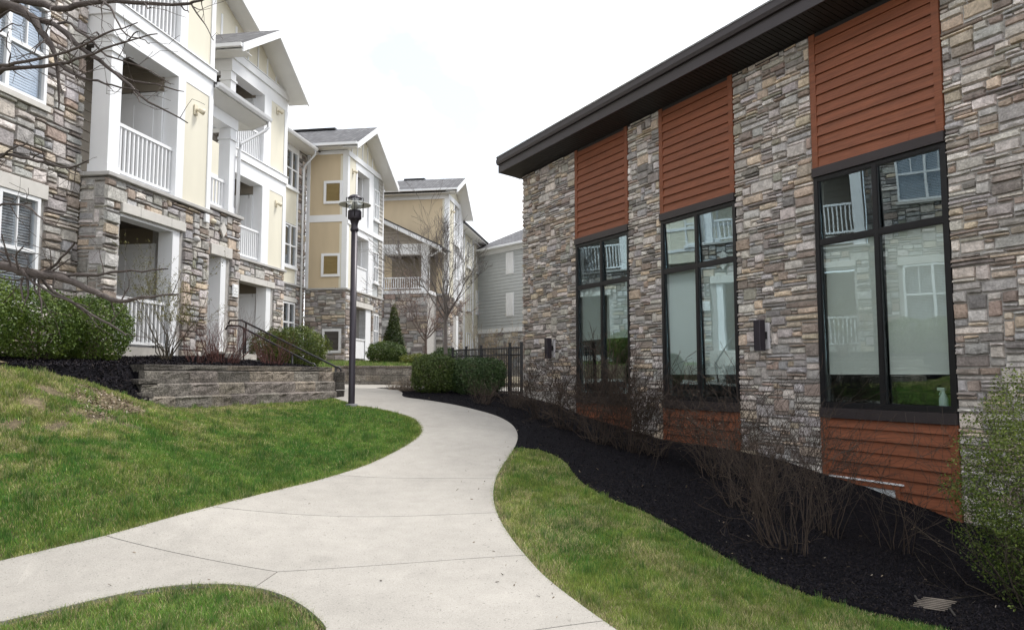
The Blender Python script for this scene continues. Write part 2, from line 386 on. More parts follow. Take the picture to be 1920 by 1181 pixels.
def window(th, face, a0, a1, z0, z1, cols=2, blind=True, sill=True, rail=True, glass=None, fm=None, fw=.06, muntin=False, back=True, d=.0):
    mb = MB(); fm = fm or WHITE; B = lambda *k: face.box(mb, *k)
    B(a0, a0 + fw, z0, z1, d - .05, d + .035); B(a1 - fw, a1, z0, z1, d - .05, d + .035)
    B(a0 + fw, a1 - fw, z1 - fw, z1, d - .05, d + .034); B(a0 + fw, a1 - fw, z0, z0 + fw, d - .05, d + .034)
    zm = (z0 + z1) / 2; wcol = (a1 - a0 - 2 * fw) / cols
    for i in range(1, cols): B(a0 + fw + i * wcol - fw * .6, a0 + fw + i * wcol + fw * .6, z0 + fw, z1 - fw, d - .05, d + .033)
    if rail:
        for i in range(cols): B(a0 + fw + i * wcol + (fw * .6 if i else 0), a0 + fw + (i + 1) * wcol - (fw * .6 if i < cols - 1 else 0), zm - .03, zm + .03, d - .05, d + .022)
    if muntin:
        for i in range(cols):
            c = a0 + fw + (i + .5) * wcol; B(c - .012, c + .012, zm + .03, z1 - fw, d - .03, d + .012)
    w = th.part('window', mb, fm)
    for i in range(cols):
        for (p0, p1) in (((z0 + fw, zm - .03), (zm + .03, z1 - fw)) if rail else ((z0 + fw, z1 - fw),)):
            g = MB(); face.box(g, a0 + fw + i * wcol + (fw * .6 if i else 0), a0 + fw + (i + 1) * wcol - (fw * .6 if i < cols - 1 else 0), p0, p1, d - .026, d - .02)
            th.part('pane', g, glass or AGLASS, w)
    if blind:
        bl = MB(); zb = z1 - fw - .03
        while zb > z0 + fw + .02:
            face.box(bl, a0 + fw + .01, a1 - fw - .01, zb, zb + .028, d - .10, d - .094); zb -= .045
        th.part('blind', bl, BLIND, w, kind='stuff')
    if back:
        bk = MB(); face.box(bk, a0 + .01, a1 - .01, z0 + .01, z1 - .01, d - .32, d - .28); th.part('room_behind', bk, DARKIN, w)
    if sill:
        sl = MB(); face.box(sl, a0 - .06, a1 + .06, z0 - .09, z0 - .003, d - .05, d + .075); th.part('sill', sl, CAST if sill == 'stone' else WHITE, w)
    return w
def boxpart(th, name, m, *boxes, parent=None, bevel=0, kind=None):
    mb = MB()
    for face, a0, a1, z0, z1, d0, d1 in boxes: face.box(mb, a0, a1, z0, z1, d0, d1)
    return th.part(name, mb, m, parent, bevel=bevel, kind=kind)
def roof_slab(th, P4, thick, m=None, name='roof', parent=None):
    """P4: four points of the top surface; UVs run along the slab in metres for the shingles"""
    p = [Vector(x) for x in P4]; nn = (p[1] - p[0]).cross(p[3] - p[0]).normalized()
    if nn.z < 0: nn = -nn
    me = bpy.data.meshes.new(name); b = [x - nn * thick for x in p]
    vs = [tuple(Vector(x) - th.off) for x in p + b]
    fs = [(0, 1, 2, 3), (7, 6, 5, 4), (0, 4, 5, 1), (1, 5, 6, 2), (2, 6, 7, 3), (3, 7, 4, 0)]
    me.from_pydata(vs, [], fs); uv = me.uv_layers.new(name='UVMap')
    e = (p[1] - p[0]).normalized(); g = nn.cross(e)
    for poly in me.polygons:
        for li in poly.loop_indices:
            q = (p + b)[me.loops[li].vertex_index]; uv.data[li].uv = ((q - p[0]).dot(e), (q - p[0]).dot(g))
    bm = bmesh.new(); bm.from_mesh(me); bmesh.ops.recalc_face_normals(bm, faces=bm.faces); bm.to_mesh(me); bm.free()
    return link(name, me, m or SHINGLE, parent or th.e)
def gable(th, qe, sl, zl, sp_, zp, sr, zr, depth, fq, over_white=True, soff_q=None):
    """gable facing +q: edge plane qe, left low (sl,zl), peak (sp_,zp), right low (sr,zr); runs back to q=qe-depth; fq = wall plane"""
    r = None
    for (a, za, b, zb) in ((sl, zl, sp_, zp), (sp_, zp, sr, zr)):
        o = roof_slab(th, [(qe, a, za), (qe, b, zb), (qe - depth, b, zb), (qe - depth, a, za)], .06, parent=r)
        # rake board and soffit
        rb = MB(); h = .20
        rb.hexa([(qe - .03, a, za - .062 - h), (qe + .012, a, za - .062 - h), (qe + .012, b, zb - .062 - h), (qe - .03, b, zb - .062 - h), (qe - .03, a, za - .012), (qe + .012, a, za - .012), (qe + .012, b, zb - .012), (qe - .03, b, zb - .012)])
        th.part('rake_board', rb, WHITE, o)
        so = MB(); so.hexa([(fq + .002, a, za - .2), (qe - .032, a, za - .2), (qe - .032, b, zb - .2), (fq + .002, b, zb - .2), (fq + .002, a, za - .185), (qe - .032, a, za - .185), (qe - .032, b, zb - .185), (fq + .002, b, zb - .185)])
        th.part('soffit', so, SOFFW, o)
        if r is None: pass
    return
def gutter(th, P0, P1, r=.065, m=None):
    mb = MB(); a, b = Vector(P0), Vector(P1); d = (b - a).normalized(); s_ = d.cross(Vector((0, 0, 1))).normalized()
    prof = [(-.06, .05), (-.06, -.05), (.02, -.06), (.055, -.01), (.075, .05)]
    mb.prism([a + s_ * x + Vector((0, 0, z)) for x, z in prof], b - a); return th.part('gutter', mb, m or WHITE)
def door(th, face, a0, a1, z0, z1, d, m=None):
    mb = MB(); face.box(mb, a0, a1, z0, z1, d, d + .03); w = a1 - a0
    face.box(mb, a0 + .03, a1 - .03, z1 + .003, z1 + .10, d, d + .04); face.box(mb, a0 - .10, a0 - .003, z0, z1 + .10, d, d + .045); face.box(mb, a1 + .003, a1 + .10, z0, z1 + .10, d, d + .045)
    o = th.part('door', mb, m or WHITE); pn = MB()
    for (x0, x1) in ((.1, .46), (.54, .9)):
        face.box(pn, a0 + w * x0, a0 + w * x1, z0 + .2, z1 - .15, d + .031, d + .04)
    th.part('door_panel', pn, WHITE, o)
    k = MB(); face.box(k, a0 + .05, a0 + .09, z0 + .95, z0 + 1.05, d + .03, d + .08); th.part('handle', k, STEEL, o)
def tube_mesh(name, polys, n=4, col=(.1, .08, .06), colvar=.2):
    """polys: list of (pts(k,3), radii(k)) -> one tube mesh with colour attribute"""
    Vs, Fs, Cs = [], [], []; b = 0; ang = np.arange(n) * 2 * np.pi / n; ca, sa = np.cos(ang), np.sin(ang); col = np.array(col)
    for pts, rad in polys:
        pts = np.asarray(pts, float); k = len(pts); rad = np.asarray(rad, float)
        d = np.empty_like(pts); d[1:-1] = pts[2:] - pts[:-2]; d[0] = pts[1] - pts[0]; d[-1] = pts[-1] - pts[-2]
        d /= np.linalg.norm(d, axis=1)[:, None] + 1e-9
        ref = np.array([.9, .3, .1]) if abs(d[0][2]) > .6 else np.array([.1, .05, 1.])
        u = np.cross(d, ref); u /= np.linalg.norm(u, axis=1)[:, None] + 1e-9; w = np.cross(d, u)
        ring = pts[:, None, :] + rad[:, None, None] * (u[:, None, :] * ca[None, :, None] + w[:, None, :] * sa[None, :, None])
        Vs.append(ring.reshape(-1, 3)); i = np.arange(k - 1)[:, None] * n; j = np.arange(n)[None, :]; j2 = (j + 1) % n
        Fs.append(np.stack([b + i + j, b + i + j2, b + i + n + j2, b + i + n + j], -1).reshape(-1, 4)); b += k * n
        Cs.append(np.repeat((col * (1 + rng.uniform(-colvar, colvar)))[None], k * n, 0))
    return np_mesh(name, np.concatenate(Vs), np.concatenate(Fs), np.concatenate(Cs))
def leaf_mesh(name, P, N, size, cols, tilt=.8, aspect=.55):
    """one folded quad per leaf at P with normal about N"""
    n = len(P); N = N + rng.normal(0, tilt, (n, 3)); N /= np.linalg.norm(N, axis=1)[:, None] + 1e-9
    r = rng.normal(0, 1, (n, 3)); u = np.cross(N, r); u /= np.linalg.norm(u, axis=1)[:, None] + 1e-9; w = np.cross(N, u)
    s = (size * rng.uniform(.65, 1.3, n))[:, None]
    V = np.stack([P, P + u * s * .5 + w * s * aspect * .5 + N * s * .12, P + u * s, P + u * s * .5 - w * s * aspect * .5 + N * s * .12], 1).reshape(-1, 3)
    Fq = np.arange(4 * n).reshape(n, 4)
    return np_mesh(name, V, Fq, np.repeat(cols, 4, 0))
def vnoise(x, y, sc, seed=0):
    """smooth value noise, vectorised"""
    x = np.asarray(x) * sc + seed * 17.3; y = np.asarray(y) * sc - seed * 9.1
    xi, yi = np.floor(x).astype(np.int64), np.floor(y).astype(np.int64); fx, fy = x - xi, y - yi
    fx = fx * fx * (3 - 2 * fx); fy = fy * fy * (3 - 2 * fy)
    def h(a, b):
        v = np.sin(a * 127.1 + b * 311.7 + seed * 74.7) * 43758.5453; return v - np.floor(v)
    return (h(xi, yi) * (1 - fx) + h(xi + 1, yi) * fx) * (1 - fy) + (h(xi, yi + 1) * (1 - fx) + h(xi + 1, yi + 1) * fx) * fy
def inside(poly, x, y):
    poly = np.asarray(poly); r = np.zeros(len(x), bool); j = len(poly) - 1
    for i in range(len(poly)):
        xi, yi = poly[i]; xj, yj = poly[j]
        c = ((yi > y) != (yj > y)) & (x < (xj - xi) * (y - yi) / (yj - yi + 1e-12) + xi); r ^= c; j = i
    return r
def polydist(line, x, y):
    best = np.full(np.shape(x), 1e9); line = np.asarray(line, float)
    for (ax, ay), (bx, by) in zip(line[:-1], line[1:]):
        dx, dy = bx - ax, by - ay; t = np.clip(((x - ax) * dx + (y - ay) * dy) / (dx * dx + dy * dy + 1e-12), 0, 1)
        best = np.minimum(best, np.hypot(x - ax - t * dx, y - ay - t * dy))
    return best

# ------------------------------------------------------------------ terrain
CTRL = []
for Y, z in ((2.5, -.14), (4.68, .0), (5.5, .09), (6.5, .2), (8, .36), (9.5, .525), (11, .69), (12.5, .86), (14, 1.02), (15.5, 1.12), (17, 1.18), (19, 1.235), (22, 1.29), (26, 1.34)):
    xc = np.interp(Y, [2.5, 4.7, 6.5, 8.5, 11.4, 14, 17, 22, 26], [0, -.2, -.75, -1.1, -.65, -1.8, -3.2, -4, -4]); CTRL += [(xc - .6, Y, z + .012), (xc + .6, Y, z - .012)]
DW = 9.6
for s_, z in ((2., -.75), (4., -.52), (5.85, -.31), (7.9, .06), (9.7, .25), (11.7, .29), (13.2, .45), (14.9, .65), (17.6, .98), (20, 1.08), (24, 1.1)):
    p = RP(DW, s_); CTRL.append((p[0], p[1], z))
CTRL += [(3.14, 5.3, -.21), (1.98, 6.3, -.02), (1.32, 7.7, .22), (.73, 9.8, .47), (5, 3, -.6), (2, 2.5, -.3),
         (-2.97, 13.9, 1.01), (-3.7, 15.4, 1.1), (-4.3, 13.2, 1.06), (-4.9, 11.3, 1.05), (-5.35, 11.0, 1.12), (-5.5, 10.6, 1.27), (-5.6, 10.0, 1.48), (-6.2, 9.0, 1.70), (-7.5, 8.0, 1.75), (-9, 7.2, 1.8),
         (-5.04, 8.2, 1.12), (-4.3, 7., .80), (-3.8, 6.2, .42), (-3.9, 5.75, .16), (-3.5, 8.7, .72), (-2.9, 11.2, .82), (-6, 5.6, .14), (-8.5, 5.6, .2), (-3.2, 4.7, .03), (-6, 4.4, .05), (-2, 4.4, .0), (-5.6, 6.6, .65), (-8, 6.4, .9),
         (-7.2, 11.5, 1.5), (-5.5, 14.5, 1.1), (-8, 14, 1.3), (-7, 18, 1.3), (-8, 24, 1.4), (-2.2, 24, 1.36), (0, 22, 1.12), (3, 24, 1.1), (6, 15, 1.), (7, 10, .2), (7, 5, -.6), (-1.1, 17.2, 1.17), (.2, 18, 1.06)]
CTRL = np.array(CTRL)
def _phi(r2): return np.where(r2 > 1e-12, .5 * r2 * np.log(np.maximum(r2, 1e-12)), 0.)
_n = len(CTRL); _r2 = ((CTRL[:, None, :2] - CTRL[None, :, :2]) ** 2).sum(-1)
_A = np.zeros((_n + 3, _n + 3)); _A[:_n, :_n] = _phi(_r2) + np.eye(_n) * .08; _A[:_n, _n] = 1; _A[:_n, _n + 1:] = CTRL[:, :2]; _A[_n, :_n] = 1; _A[_n + 1:, :_n] = CTRL[:, :2].T
_w = np.linalg.solve(_A, np.concatenate([CTRL[:, 2], np.zeros(3)]))
def tz(x, y):
    x = np.clip(np.asarray(x, float), -10.5, 7.5); y = np.clip(np.asarray(y, float), 2.2, 27.); sh = x.shape
    X = np.stack([x.ravel(), y.ravel()], 1); out = np.empty(len(X))
    for i in range(0, len(X), 40000):
        Q = X[i:i + 40000]; r2 = ((Q[:, None] - CTRL[None, :, :2]) ** 2).sum(-1); out[i:i + 40000] = _phi(r2) @ _w[:_n] + _w[_n] + Q @ _w[_n + 1:]
    return out.reshape(sh)
def hit(x, y, f=None):
    """pixel of the photograph -> point on the ground"""
    r = ray(x, y); t = np.linspace(2.5, 34, 1600); p = r[None] * t[:, None]; g = (f or tz)(p[:, 0], p[:, 1]); d = p[:, 2] + EYE - g
    i = np.argmax(d < 0) if (d < 0).any() else len(t) - 1
    if i == 0: i = 1
    k = d[i - 1] / (d[i - 1] - d[i] + 1e-9); tt = t[i - 1] + k * (t[i] - t[i - 1]); q = r * tt; return (q[0], q[1])
def hits(L): return [hit(*p) for p in L]
def smooth_line(P, it=2):
    P = [np.array(p, float) for p in P]
    for _ in range(it):
        Q = [P[0]]
        for a, b in zip(P[:-1], P[1:]): Q += [a * .75 + b * .25, a * .25 + b * .75]
        Q.append(P[-1]); P = Q
    return [tuple(p) for p in P]
def sheet_bm(poly, zf, res, cuts=()):
    bm = bmesh.new(); vs = [bm.verts.new((x, y, 0)) for x, y in poly]
    es = [bm.edges.new((vs[i], vs[(i + 1) % len(vs)])) for i in range(len(vs))]
    bmesh.ops.triangle_fill(bm, use_beauty=True, use_dissolve=False, edges=es)
    xs = [p[0] for p in poly]; ys = [p[1] for p in poly]
    def cut(co, no): bmesh.ops.bisect_plane(bm, geom=bm.verts[:] + bm.edges[:] + bm.faces[:], dist=1e-5, plane_co=co, plane_no=no)
    x = min(xs) + res
    while x < max(xs): cut((x, 0, 0), (1, 0, 0)); x += res
    y = min(ys) + res
    while y < max(ys): cut((0, y, 0), (0, 1, 0)); y += res
    for (a, b) in cuts:
        d = np.array(b) - np.array(a); ln = np.hypot(*d); d /= ln; no = (-d[1], d[0], 0); cut((a[0], a[1], 0), (d[0], d[1], 0)); cut((b[0], b[1], 0), (d[0], d[1], 0))
        for s_ in (-.0045, .0045): cut((a[0] + no[0] * s_, a[1] + no[1] * s_, 0), no)
        kill = []
        for f in bm.faces:
            c = f.calc_center_median(); rel = np.array([c.x - a[0], c.y - a[1]]); t = rel @ d; o = abs(rel @ np.array(no[:2]))
            if o < .0044 and -.002 < t < ln + .006: kill.append(f)
        bmesh.ops.delete(bm, geom=kill, context='FACES')
    co = np.array([v.co[:2] for v in bm.verts]); z = zf(co[:, 0], co[:, 1])
    for v, zz in zip(bm.verts, z): v.co.z = zz
    return bm
def drop_edges(bm, depth):
    ed = [e for e in bm.edges if e.is_boundary]; r = bmesh.ops.extrude_edge_only(bm, edges=ed)
    for g in r['geom']:
        if isinstance(g, bmesh.types.BMVert): g.co.z -= depth
def structure(name, bm, m):
    bmesh.ops.recalc_face_normals(bm, faces=bm.faces); me = bpy.data.meshes.new(name); bm.to_mesh(me); bm.free()
    me.shade_smooth(); o = link(name, me, m); o['kind'] = 'structure'; return o

# ground to the horizon: fine near, coarse far
gx = np.concatenate([[-400, -200, -90, -40, -20], np.arange(-12, 9, .3), [12, 20, 40, 90, 200, 400]]); gy = np.concatenate([[-200, -60, -20, -6, 0], np.arange(2.1, 27.2, .3), [32, 45, 70, 120, 250, 600]])
GX, GY = np.meshgrid(gx, gy); GZ = tz(GX, GY) - .012
idx = np.arange(GX.size).reshape(GX.shape); FQ = np.stack([idx[:-1, :-1], idx[:-1, 1:], idx[1:, 1:], idx[1:, :-1]], -1).reshape(-1, 4)
o = link('ground', np_mesh('ground', np.stack([GX, GY, GZ], -1).reshape(-1, 3), FQ, smooth=True), SOIL); o['kind'] = 'structure'

# ---- outlines taken from the picture onto the terrain
right_edge = hits([(1150, 1181), (1085, 1135), (1020, 1085), (985, 1045), (958, 1012), (938, 980), (927, 952), (924, 930), (927, 905), (938, 880), (956, 855), (968, 836), (972, 822), (968, 806), (955, 793), (930, 780), (890, 769), (840, 758), (790, 750), (760, 746.5), (753, 743), (756, 738), (748, 733)])
tip = hits([(727, 730.5), (706, 728.5)])
left_edge = hits([(625, 748), (661, 761), (706, 767), (742, 775), (771, 783), (786, 794), (792, 807), (789, 817), (771, 832), (734, 853), (681, 877), (630, 893), (560, 912), (480, 932), (400, 953), (300, 980), (200, 1009), (100, 1032), (0, 1055)])
isl = hits([(0, 1170), (100, 1147), (200, 1122), (300, 1104), (370, 1098), (430, 1098), (480, 1104), (530, 1118), (570, 1140), (600, 1165), (612, 1181)])
RE = smooth_line(right_edge); LE = smooth_line(left_edge); IS = smooth_line(isl)
path_poly = [(1.15, 3.9), (1.3, 2.6)][::-1] + RE + smooth_line([right_edge[-1]] + tip, 1)[1:] + [(-2.4, 20.3), (-.2, 20.6), (-.2, 22.4), (-2.3, 22.05), (-5.1, 21.9), (-4.55, 17.4), (-3.95, 16.9), (-3.95, 15.75), (-3.55, 15.7)] + LE + [(-9.5, 6.6), (-9.5, 4.95), (-5, 4.75)] + IS + [(-1.0, 3.9), (-.9, 2.6)]
J = [((195, 1007), (520, 1076)), ((520, 1076), (990, 1044)), ((478, 1105), (520, 1076)), ((380, 951), (932, 964)), ((622, 892), (940, 899)), ((1010, 1185), (1150, 1166))]
cuts = [(hit(*a), hit(*b)) for a, b in J]
cuts[-1] = ((cuts[-1][1][0] - 2.2 * (cuts[-1][1][0] - cuts[-1][0][0]) / abs(cuts[-1][1][0] - cuts[-1][0][0]), cuts[-1][1][1] - 2.2 * (cuts[-1][1][1] - cuts[-1][0][1]) / abs(cuts[-1][1][0] - cuts[-1][0][0])), cuts[-1][1])
bm = sheet_bm(path_poly, lambda x, y: tz(x, y) + .018, .4, cuts)
# split into slabs
bm.faces.ensure_lookup_table(); seen = set(); islands = []
for f in bm.faces:
    if f.index in seen: continue
    st = [f]; seen.add(f.index); comp = []
    while st:
        g = st.pop(); comp.append(g)
        for e in g.edges:
            for h in e.link_faces:
                if h.index not in seen: seen.add(h.index); st.append(h)
    islands.append(comp)
pth = bpy.data.objects.new('path', None); COL.objects.link(pth); pth['kind'] = 'structure'
for comp in islands:
    if sum(f.calc_area() for f in comp) < .02: continue
    vid = {}; V = []; Fc = []
    for f in comp:
        t = []
        for v in f.verts:
            if v.index not in vid: vid[v.index] = len(V); V.append(tuple(v.co))
            t.append(vid[v.index])
        Fc.append(t)
    b2 = bmesh.new(); bv = [b2.verts.new(v) for v in V]
    for t in Fc: b2.faces.new([bv[i] for i in t])
    bmesh.ops.recalc_face_normals(b2, faces=b2.faces)
    if sum(f.normal.z for f in b2.faces) < 0: bmesh.ops.reverse_faces(b2, faces=b2.faces)
    drop_edges(b2, .12); me = bpy.data.meshes.new('concrete_slab'); b2.to_mesh(me); b2.free()
    link('concrete_slab', me, CONC, pth)
bm.free()
# lower mulch bed along the clubhouse
mul_edge = hits([(966, 842), (985, 842), (1010, 845), (1040, 855), (1065, 871), (1074, 890), (1100, 914), (1140, 935), (1200, 958), (1260, 990), (1330, 1030), (1400, 1070), (1480, 1105), (1560, 1132), (1650, 1155), (1760, 1178)])
ME = smooth_line(mul_edge)
i0 = int(np.argmin([math.hypot(p[0] - ME[0][0], p[1] - ME[0][1]) for p in RE]))
wallpts = [tuple(RP(DW - .02, s_)) for s_ in (-1, 3, 6, 9, 12, 15, 17.62)]
fence_a, fence_b = Vector((.23, 18.05, 1.07)), Vector((-1.62, 21.7, 1.15))
mulch_poly = ME + [(4.4, 4.2), (5.2, 3.0)] + wallpts + [(.25, 18.1), (-1.6, 21.6), (-2.4, 20.3)] + [t for t in tip[::-1]] + RE[i0:][::-1]
def mz(x, y): return tz(x, y) + .012 + .02 * vnoise(x, y, 3.1, 3) + .012 * vnoise(x, y, 14, 5)
bm = sheet_bm(mulch_poly, mz, .2); drop_edges(bm, .12); structure('mulch_bed', bm, MULCH)
# raised mulch bed in front of the apartments
free_edge = [(-10, 7.0), (-8, 7.6), (-6.9, 8.35), (-6.25, 8.95), (-5.75, 9.7), (-5.52, 10.3), (-5.42, 10.75), (-5.40, 11.15)]
wl_a, wl_b = np.array((-5.52, 11.25)), np.array((-3.72, 15.5))
def bedz(x, y):
    x = np.asarray(x, float); y = np.asarray(y, float); d = wl_b - wl_a; d = d / np.hypot(*d)
    back = -((x - wl_a[0]) * d[1] - (y - wl_a[1]) * d[0]); back = np.where(back < 0, np.abs(back) * .0, back)
    plate = 1.70 + np.clip(back, 0, 3) * .10
    fe = tz(x, y) + .02 + 1.1 * polydist(free_edge, x, y)
    return np.minimum(plate, fe) + .02 * vnoise(x, y, 4, 8) + .012 * vnoise(x, y, 14, 5)
bed_poly = free_edge + [(-5.50, 11.5), (-3.98, 15.1), (-4.0, 15.6)] + [tuple(LP(-8.86, 15.0)), tuple(LP(-8.86, 11.3)), tuple(LP(-9.36, 11.3)), tuple(LP(-9.36, 5.5))]
bm = sheet_bm(bed_poly, bedz, .2); drop_edges(bm, .3); structure('raised_mulch_bed', bm, MULCH)
# upper lawn behind the far retaining wall
def upz(x, y): return 1.80 + np.clip((np.asarray(y, float) - 22) * .045, -.15, .35) + .03 * vnoise(x, y, .7, 2)
up_poly = [(-4.75, 17.6), (-5.15, 22.1), (-2.3, 22.3), (-.6, 22.6), (-.9, 26), (-3.2, 34.5), (-9.0, 33), (-8.6, 22), (-8.3, 17.6)]
bm = sheet_bm(up_poly, upz, .5); drop_edges(bm, .9); structure('upper_lawn', bm, SOIL)
# deck behind the fence
deck = [(.4, 18.2), (-1.5, 21.8), (-.6, 26), (9, 26), (9, 22)]
bm = sheet_bm(deck, lambda x, y: 1.16 + 0 * x, 1.); drop_edges(bm, .3); structure('pool_deck', bm, CONC_S)

# ================================================================== CLUBHOUSE (right)
club = Thing('clubhouse', 'stone clubhouse with rust lap siding, tall black windows and dark overhanging roof', 'building', (DW, 5.9, 0.), TR)
CF = Face((DW, 0), (0, 1), (-1, 0)); S0, S1 = .5, 17.62; ZT = 6.98
bays = [(5.90, 8.03), (9.72, 11.79), (12.86, 14.97)]
mb = MB()
for a0, a1 in ((S0, 5.90), (8.03, 9.72), (11.79, 12.86), (14.97, S1)): CF.box(mb, a0, a1, -1.4, ZT, -.22, -.012)
for a0, a1 in bays: CF.box(mb, a0 + .001, a1 - .001, -1.4, .94, -.22, -.05); CF.box(mb, a0 + .001, a1 - .001, 4.83, ZT, -.22, -.05)
mb.box(DW + .25, DW + 6, S1 - .22, S1 - .01, -1, 6.3)
club.part('wall', mb, MORTAR)
wrR = ((2, 3, 4, 5, 6, 8, 10), (1.2, 2.2, 2.6, 2.4, 2, 1.5, .8)); hrR = ((1, 2, 3, 4), (5.2, 3.6, 1.5, .5))
jobs = []
for a0, a1, zb in ((3.2, 5.90, -.85), (8.03, 9.72, -.15), (11.79, 12.86, .1), (14.97, S1, .4)):
    jobs.append((CF, pack(a0, a1, zb, ZT, [], .062, .052, wrR, hrR), .011, .012, .05))
endf = Face((DW, S1), (1, 0), (0, 1)); jobs.append((endf, pack(DW, DW + .5, .6, 6.9, [], .08, .055, wrR, hrR), .011, .02, .05))
lay_stones(club, jobs, PAL_R * np.array([1.64, 1.55, 1.46]), W_R)
for bi, (a0, a1) in enumerate(bays):
    zb = (-.50, .12, .30)[bi]
    boxpart(club, 'corner_trim', ORANGE, (CF, a0 + .003, a0 + .11, 4.822, ZT, -.05, .03)); boxpart(club, 'corner_trim', ORANGE, (CF, a1 - .11, a1 - .003, 4.822, ZT, -.05, .03))
    siding(club, CF, a0 + .112, a1 - .112, 4.825, ZT, .165, ORANGE, butt=True)
    siding(club, CF, a0 + .112, a1 - .112, zb, .948, .165, ORANGE, butt=True)
    boxpart(club, 'corner_trim', ORANGE, (CF, a0 + .003, a0 + .11, zb - .3, .947, -.05, .03)); boxpart(club, 'corner_trim', ORANGE, (CF, a1 - .11, a1 - .003, zb - .3, .947, -.05, .03))
    boxpart(club, 'window_header', BRONZE, (CF, a0 + .002, a1 - .002, 4.68, 4.82, -.1, .055))
    boxpart(club, 'window_sill', BRONZE, (CF, a0 + .002, a1 - .002, .952, 1.10, -.1, .05))
    fr = MB(); w = .075; am = (a0 + a1) / 2; B = lambda *k: CF.box(fr, *k)
    B(a0 + .003, a0 + w, 1.102, 4.678, -.075, .016); B(a1 - w, a1 - .003, 1.102, 4.678, -.075, .016)
    B(a0 + w, a1 - w, 4.62, 4.677, -.075, .014); B(a0 + w, a1 - w, 1.103, 1.17, -.075, .014)
    B(am - .032, am + .032, 1.17, 4.62, -.075, .013); B(a0 + w, am - .032, 3.61, 3.68, -.075, .011); B(am + .032, a1 - w, 3.61, 3.68, -.075, .011)
    win = club.part('window', fr, FRAME)
    for x0, x1 in ((a0 + w, am - .032), (am + .032, a1 - w)):
        for z0, z1 in ((1.17, 3.61), (3.68, 4.62)):
            g = MB(); _t = (.035 if z0 > 3 else .018) * (z1 - z0); P = CF.P; g.hexa([P(x0, z0, -.024 - _t), P(x1, z0, -.024 - _t), P(x1, z0, -.018 - _t), P(x0, z0, -.018 - _t), P(x0, z1, -.024), P(x1, z1, -.024), P(x1, z1, -.018), P(x0, z1, -.018)]); club.part('pane', g, CGLASS, win)
            bd = MB(); t = .018
            for q in ((x0, x0 + t, z0, z1), (x1 - t, x1, z0, z1), (x0 + t, x1 - t, z0, z0 + t), (x0 + t, x1 - t, z1 - t, z1)): CF.box(bd, *q, -.017, .004)
            club.part('glazing_bead', bd, FRAME, win)
        zs = (1.62, 1.62, 2.42)[bi]
        sh = MB(); CF.box(sh, x0 + .06, x1 - .01, zs, 3.62, -.115, -.111); CF.box(sh, x0 + .06, x1 - .01, zs - .02, zs, -.125, -.103); club.part('roller_shade', sh, SHADE, win)
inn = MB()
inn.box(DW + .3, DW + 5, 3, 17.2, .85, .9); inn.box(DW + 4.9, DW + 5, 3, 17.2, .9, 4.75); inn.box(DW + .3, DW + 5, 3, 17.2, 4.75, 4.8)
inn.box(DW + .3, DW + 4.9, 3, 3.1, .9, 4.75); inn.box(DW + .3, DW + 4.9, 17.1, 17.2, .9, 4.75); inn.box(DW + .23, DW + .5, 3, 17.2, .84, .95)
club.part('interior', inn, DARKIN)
# basement vent window, low in the near bay
vf = MB(); A0, A1, Z0, Z1 = 6.74, 7.85, -.40, .075
for q in ((A0, A0 + .07, Z0, Z1), (A1 - .07, A1, Z0, Z1), (A0 + .07, A1 - .07, Z0, Z0 + .06), (A0 + .07, A1 - .07, Z1 - .07, Z1)): CF.box(vf, *q, -.02, .04)
v_ = club.part('crawl_vent', vf, ORANGE); vp = MB(); CF.box(vp, A0 + .07, A1 - .07, Z0 + .06, Z1 - .07, .024, .03); club.part('vent_panel', vp, mat('vent_panel', (.55, .58, .6), .35, .05, 4), v_)
vt = MB(); CF.box(vt, A0 - .05, A1 + .05, Z1 + .001, Z1 + .022, -.02, .05); club.part('vent_flashing', vt, WHITE, v_)
# roof
EQ = 9.0; ES0, ES1 = -3., 17.93
rf = MB(); rf.hexa([(EQ - .06, ES0, 7.44), (DW + 9, ES0, 6.3), (DW + 9, ES1, 6.3), (EQ - .06, ES1, 7.44), (EQ - .06, ES0, 7.50), (DW + 9, ES0, 6.36), (DW + 9, ES1, 6.36), (EQ - .06, ES1, 7.50)])
roof = club.part('roof', rf, BRONZE)
fb = MB(); fb.box(EQ, EQ + .03, ES0, ES1, 7.085, 7.30); fb.hexa([(EQ + .031, ES1 - .03, 7.085), (DW + 9, ES1 - .03, 5.95), (DW + 9, ES1, 5.95), (EQ + .031, ES1, 7.085), (EQ + .031, ES1 - .03, 7.43), (DW + 9, ES1 - .03, 6.29), (DW + 9, ES1, 6.29), (EQ + .031, ES1, 7.43)]); club.part('fascia', fb, BRONZE, roof)
gt = MB(); gt.prism([(EQ - .002, ES0, 7.295), (EQ - .05, ES0, 7.30), (EQ - .075, ES0, 7.36), (EQ - .075, ES0, 7.435), (EQ - .002, ES0, 7.435)], (0, ES1 - ES0, 0)); club.part('gutter', gt, BRONZE, roof)
gl_ = MB(); gl_.box(EQ - .083, EQ - .062, ES0, ES1 + .005, 7.500, 7.514); club.part('drip_edge', gl_, STEEL, roof)
ss = MB(); k = ES0
while k < ES1 - .05:
    ss.hexa([(EQ + .031, k, 7.10), (DW + .05, k, 6.985), (DW + .05, k + .088, 6.985), (EQ + .031, k + .088, 7.10), (EQ + .031, k, 7.12), (DW + .05, k, 7.005), (DW + .05, k + .088, 7.005), (EQ + .031, k + .088, 7.12)]); k += .1
sf = club.part('soffit_boards', ss, SOFFD, roof, kind='stuff')
